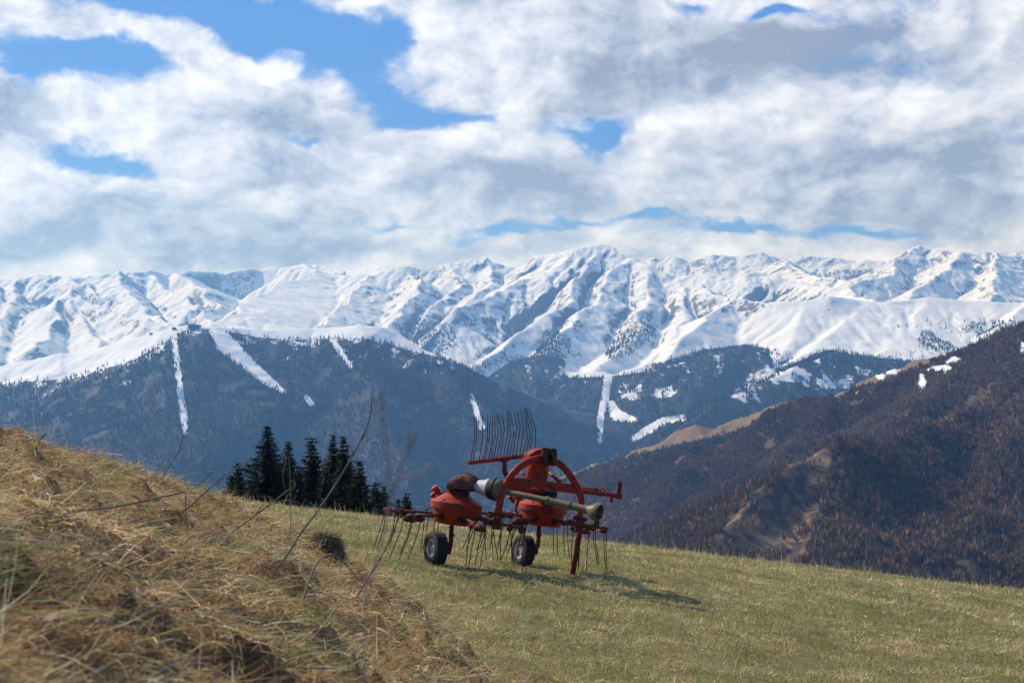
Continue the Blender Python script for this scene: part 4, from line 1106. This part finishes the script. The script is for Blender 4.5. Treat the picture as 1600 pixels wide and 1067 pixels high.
    MB(B).plate([Z1(800, 516, 16.74), Z1(905, 528, 16.85), Z1(880, 546, 16.8), Z1(796, 530, 16.7)], an * .06).build('crossbar_lip', RED, arch)
    for (a, b, w_, h_, Y) in ((723, 716, .055, .10, 16.62), (1152, 735, .055, .085, 17.19)):
        c = Z1(a, b, Y)
        h = MB(B).box(c, e1 * w_, e2 * .05, n * h_, .2).tube([c - e2 * .10 + n * .03, c + e2 * .10 + n * .03], .05, 14)
        h.tube([c - e1 * .10 + n * .09 - e2 * .02, c + e1 * .09 + n * .09 - e2 * .02], .028, 10)
        h.tube([c - e2 * .13 + n * .03, c - e2 * .09 + n * .03], .03, 6)
        h.build('hinge', DRED, arch)
    lo = MB(B).tube(smooth_path([Z1(728, 672, 16.66), Z1(800, 676, 17.2), Z1(850, 690, 17.7)]), .02, 10)
    lo.tube([Z1(640, 700, 16.9), Z1(722, 722, 16.64)], .028, 10).tube([Z1(1060, 708, 17.6), Z1(1150, 722, 17.2)], .03, 10).tube([Z1(1150, 735, 17.15), Z1(1215, 742, 17.15)], .03, 10)
    lo.box(Z1(1165, 770, 17.15), e1 * .12, e2 * .02, n * .014, .2).box(Z1(1195, 755, 17.12), e1 * .025, e2 * .03, n * .05, .2)
    lo.build('lower_links', DRED, root)

    # turret and top-link bracket
    tt = MB(B).lathe(Z1(930, 455, 17.15), n, [(.145, -.16), (.155, -.15), (.155, .10), (.140, .115), (.02, .12)], 20)
    tt.box(Z1(860, 480, 17.25), e1 * .09, e2 * .06, n * .05, .3).box(Z1(955, 500, 17.3), e1 * .05, e2 * .05, n * .08, .2)
    tt.tube([Z1(935, 490, 17.3), Z1(950, 540, 17.7)], .07, 14)
    tto = tt.build('turret', RED, root)
    MB(B).plate([Z1(822, 489, 17.02), Z1(850, 452, 17.02), Z1(872, 492, 17.02)], an * .006).build('pale_triangle', PALE, tto)  # small pale triangular plate inside the arch
    MB(B).lathe(Z1(985, 578, 17.9), n, [(.10, -.09), (.135, -.08), (.135, .06), (.11, .08), (.02, .085)], 24).build('rubber_gaiter', BLACK, tto)
    MB(B).plate([Z1(868, 400, 17.15), Z1(876, 366, 17.15), Z1(912, 342, 17.15), Z1(950, 335, 17.15), Z1(975, 340, 17.15), Z1(975, 420, 17.15), Z1(905, 420, 17.15)], an * .20).build('hood', RED, tto)
    bk = MB(B).box(Z1(990, 378, 17.0), e1 * .10, e2 * .06, n * .115, .2).tube([Z1(955, 365, 16.9), Z1(1032, 372, 16.95)], .032, 12)
    bko = bk.build('top_link_bracket', DRED, root)
    for zx in (972, 1018):
        MB(B).plate([Z1(zx - 12, 335, 16.88), Z1(zx + 6, 333, 16.88), Z1(zx + 15, 360, 16.88), Z1(zx + 10, 412, 16.88), Z1(zx - 2, 416, 16.88), Z1(zx - 8, 380, 16.88)], e2 * .12).build('link_plate', GREASE, bko)
    MB(B).tube([Z1(985, 455, 17.35), Z1(1050, 508, 17.1)], .026, 10).build('stay_bar', RED, root)
    MB(B).tube(smooth_path([Z1(610, 525, 17.1), Z1(780, 530, 17.45), Z1(960, 560, 18.05)]), .055, 14).build('frame_tube', RED, root)

    # swath bar carried on the right
    Yb = 17.55
    sb = MB(B).tube([Z1(1030, 540, 17.4), Z1(1360, 582, Yb)], .032, 12).box(Z1(1318, 598, Yb), e1 * .022, e2 * .02, n * .05, .2)
    sbo = sb.build('side_bar', RED, root)
    MB(B).box(Z1(1358, 550, Yb), e1 * .028, e2 * .028, n * .108, .15).tube([Z1(1345, 583, Yb), Z1(1372, 586, Yb)], .04, 10).build('end_post', DRED, sbo)
    MB(B).tube([Z1(1165, 542, Yb - .03), Z1(1225, 550, Yb - .03)], .020, 8).tube([Z1(1222, 549, Yb - .03), Z1(1252, 553, Yb - .03)], .032, 10).build('latch_rod', DRED, sbo)
    for zx, zy in ((1270, 553), (1293, 557)):
        c = Z1(zx, zy, Yb - .02); pts = [c + (e1 * math.cos(a) + n * math.sin(a)) * .026 for a in [k * math.pi / 6 for k in range(13)]]
        MB(B).tube(pts, .009, 6, False).build('eyelet', RED, sbo)

    # raised rake bar with upright tines
    by = lambda zx: 16.95 + (zx - 65) * .0009
    rb = MB(B).tube([Z2(66, 613, by(66)), Z2(330, 580, by(330)), Z2(610, 545, by(610)), Z2(700, 520, by(700))], .026, 12).tube([Z2(355, 577, by(355)), Z2(450, 566, by(450))], .032, 12)
    rbo = rb.build('rake_bar', RED, root)
    MB(B).tube(smooth_path([Z2(405, 572, by(405)), Z2(402, 650, 17.2), Z2(408, 700, 17.2), Z2(450, 750, 17.2)]), .036, 12).box(Z2(380, 580, by(380) - .03), e1 * .03, e2 * .03, n * .03, .2).build('bar_post', DRED, rbo)
    T3 = [((90, 595), (125, 400), (122, 185)), ((115, 595), (148, 380), (143, 180)), ((170, 585), (203, 380), (203, 180)), ((200, 582), (245, 400), (250, 170)), ((225, 578), (262, 380), (275, 170)), ((255, 575), (292, 400), (293, 170)),
          ((280, 572), (320, 350), (310, 170)), ((305, 570), (345, 350), (335, 160)), ((335, 567), (378, 350), (345, 160)), ((365, 563), (405, 290), (378, 160)), ((395, 560), (435, 330), (430, 130)), ((425, 556), (463, 350), (440, 125)),
          ((450, 552), (492, 330), (455, 130)), ((480, 548), (520, 280), (490, 130)), ((510, 545), (550, 270), (520, 130)), ((545, 542), (583, 290), (552, 115)), ((575, 538), (615, 380), (590, 105)), ((605, 535), (640, 350), (600, 105)), ((640, 528), (662, 300), (605, 100)), ((690, 520), (692, 310), (630, 105))]
    for a, b, c in T3:
        Y = by(a[0])
        MB(B).tube([Z2(*a, Y), Z2(a[0] * .45 + b[0] * .55, a[1] * .45 + b[1] * .55, Y - .02), Z2(*b, Y - .03), Z2((b[0] * 2 + c[0]) / 3, (b[1] * 2 + c[1]) / 3, Y - .04), Z2(*c, Y - .04)], [.0068, .0062, .0062, .006, .0045], 6).build('tine', TINE, rbo)
        MB(B).lathe(Z2(a[0], a[1] + 8, Y), n, [(.010, -.035), (.012, -.03), (.012, .03), (.008, .034)], 8).build('tine_socket', DRED, rbo)

    # parking stand
    f0 = Z1(1152, 775, 17.25); x, y = (Z1(1112, 995, 17.38)).x, 17.38; f1 = Vector((x, y, gz(x, y) - .04)); dd = (f1 - f0).normalized(); sx = dd.cross(an).normalized()
    MB(B).box((f0 + f1) / 2, dd * (f1 - f0).length / 2, sx * .034, an * .02, .2).box(f1 + n * .05, e1 * .03, e2 * .05, n * .012, .2).build('parking_stand', DRED, root)
build_rake()

# ------------------------------------------------------------------ dry stalks on the bank
def ground_hit(px, py):
    Y = np.geomspace(.8, 30, 3000); x = (px - 800) / F * Y
    q = HY - ground_z(x, Y) / Y * F
    i = int(np.argmax(q <= py)) if (q <= py).any() else len(Y) - 1
    return float(Y[i])
def stalk(pts, r0, r1, label, twigs=(), mat=None, Y=None, dY=0.0, root_in=True, name='dry_stalk'):
    """a dry stem traced from its foot (last point, in the ground) to its tip"""
    Yb = ground_hit(*pts[-1]) if Y is None else Y
    n = len(pts)
    P = [Vector(P3(px, py, Yb + dY * (1 - i / (n - 1)))) for i, (px, py) in enumerate(pts)]
    base = P[-1].copy(); g = gz(base.x, base.y)
    if base.z > g - .02: P.append(Vector((base.x + (P[-1].x - P[-2].x) * .2, base.y, g - .03))); base = Vector((base.x, base.y, g))
    sp = smooth_path(P, 5); m = len(sp)
    rs = [(r0 + (r1 - r0) * i / (m - 1)) * (1 + .12 * math.sin(i * 2.3)) for i in range(m)]
    mb = MB(base).tube(sp, rs, 7)
    for f in (.22, .41, .63):
        q = sp[int(f * m)]; d = (sp[min(m - 1, int(f * m) + 1)] - q).normalized(); mb.tube([q - d * r0 * 2.2, q, q + d * r0 * 2.2], [r0 * .8, r1 * 1.35, r0 * .8], 7)
    o = mb.build(name, mat or STALK, label=label, cat='dry stalk', group='dry weed stalks on the hay bank')
    for tw in twigs:
        k = [Vector(P3(px, py, Yb + dY * .6)) for px, py in tw]
        MB(base).tube(smooth_path(k, 4), [r0 * .9] * (len(k) * 4 - 3), 6).build('twig', mat or STALK, o)
    return o
stalk([(582, 618), (577, 655), (562, 690), (536, 738), (502, 790), (472, 830), (448, 868), (424, 898)], .0022, .004, 'tallest sharp dry stalk, leaning right past the dark spruces', [[(560, 693), (570, 680), (574, 672)], [(546, 722), (551, 708), (549, 702)]])
stalk([(397, 716), (380, 724), (350, 743), (325, 765), (300, 788), (282, 803)], .002, .0038, 'long slanting stalk on the bank crest ending before the leftmost spruce', [[(350, 743), (345, 752), (338, 757)]], STALK)
stalk([(452, 764), (430, 781), (400, 804), (368, 828), (355, 838)], .002, .004, 'straight stalk slanting over the bank below the spruce row', [[(412, 795), (440, 782), (462, 784), (470, 787)], [(400, 804), (410, 788), (416, 778)]])
stalk([(291, 768), (240, 779), (182, 791), (128, 797), (98, 803)], .0022, .004, 'long brown twig lying nearly level across the bank', [[(220, 784), (214, 777), (205, 774)]])
stalk([(290, 766), (290, 788), (291, 815)], .002, .003, 'short upright stub at the end of the level brown twig')
stalk([(286, 678), (282, 697), (272, 718), (262, 732), (256, 742)], .0018, .003, 'thin dark curved twig standing on the bank skyline', [[(276, 711), (283, 703), (286, 699)]], BARK)
stalk([(338, 730), (325, 744), (310, 757), (300, 765)], .0015, .003, 'short thin twig right of the curved dark one on the bank skyline', [[(325, 744), (318, 736), (316, 729)]], BARK)
stalk([(244, 703), (240, 715), (232, 728)], .0015, .0025, 'shortest dark twig on the bank skyline', [], BARK)
stalk([(72, 677), (62, 689), (55, 705)], .0018, .003, 'thin bent twig on top of the bank at far left', [], BARK)
stalk([(562, 908), (545, 886), (530, 872), (513, 866), (497, 877), (484, 905), (474, 938)], .002, .0036, 'pale straw bent over like a hook on the bank', [], STALK2)
stalk([(626, 803), (619, 818), (602, 858), (582, 892), (560, 928), (552, 938)], .0025, .004, 'thin brown stalk crossing in front of the left rake tines', [], STALK)
stalk([(654, 664), (645, 690), (631, 716), (618, 752), (606, 800), (595, 850), (583, 905), (570, 985)],   .0009, .0006, 'blurred pale forked stalk close to the camera, before the rake', [[(618, 752), (634, 746), (655, 738), (673, 727)], [(612, 775), (606, 735), (604, 695), (598, 650), (596, 610)], [(636, 708), (640, 690), (637, 672)]], STALK2, Y=.95)
stalk([(446, 770), (442, 740), (452, 718)], .0012, .0022, 'faint thin stem rising at the foot of the middle spruces', [], STALK, Y=7.5)

def tussock(px, py, label):
    Y = ground_hit(px, py); x = (px - 800) / F * Y; g = gz(x, Y)
    c = Vector((x, Y, g)); root = empty('grass_tussock', c, label=label, cat='tussock')
    rr, hh = .0135 * Y, .019 * Y
    mb = MB(c); nu, nv = 20, 8
    for j in range(nv):
        for i in range(nu):
            a = 6.283 * i / nu; h = j / (nv - 1); w = rr * math.sin(h * 1.6) * (1 + .1 * math.sin(3 * a + 1)) + .005
            mb.v.append(Vector((w * math.cos(a), w * math.sin(a), hh * .85 * math.cos(h * 1.75) * (1 + .06 * math.sin(5 * a)))))
    for j in range(nv - 1):
        for i in range(nu): mb.f.append((j * nu + i, j * nu + (i + 1) % nu, (j + 1) * nu + (i + 1) % nu, (j + 1) * nu + i))
    mb.build('mound', BARK, root)
    n = 2600; a = _rng.random(n) * 6.283; h = np.arccos(1 - _rng.random(n)) 
    base = np.stack([rr * .9 * np.sin(h) * np.cos(a), rr * .9 * np.sin(h) * np.sin(a), hh * .85 * np.cos(h)], 1)
    col = palette(n, [(.20, .15, .07), (.12, .085, .045), (.15, .15, .05), (.30, .23, .12)], [3, 4, 2, 1.5])
    o = blades('dead_grass', base, _rng.gamma(6, .0010 * Y, n), np.full(n, .0005 * Y), a + _rng.normal(0, .5, n), np.clip(h + .7 + _rng.normal(0, .3, n), .1, 2.4), np.full(n, .35), col, STRAW, 3)
    del o['kind']; o.parent = root
tussock(508, 868, 'rounded tuft of dark dead grass at the foot of the hay bank')

# ------------------------------------------------------------------ the air
def build_haze():
    x0, x1, y0, y1, z0, z1 = -13500, 13500, -60, 13600, -641.5, 1420
    V = [(x, y, z) for x in (x0, x1) for y in (y0, y1) for z in (z0, z1)]
    Fq = np.array([(0, 1, 3, 2), (4, 6, 7, 5), (0, 4, 5, 1), (2, 3, 7, 6), (0, 2, 6, 4), (1, 5, 7, 3)])
    m = bpy.data.materials.new('air'); m.use_nodes = True
    t = NT(m.node_tree); t.n.clear()
    v = t.n.new('ShaderNodeVolumePrincipled')
    v.inputs['Color'].default_value = (0.20, 0.46, 1.0, 1)
    v.inputs['Absorption Color'].default_value = (1, 1, 1, 1)
    v.inputs['Density'].default_value = 8.8e-5
    v.inputs['Anisotropy'].default_value = 0.3
    out = t.n.new('ShaderNodeOutputMaterial'); t.l.new(v.outputs[0], out.inputs['Volume'])
    o = mesh_np('haze', V, [Fq], m)
    tag(o, 'blue air haze between the field and the far mountains', 'haze', kind='stuff')
build_haze()
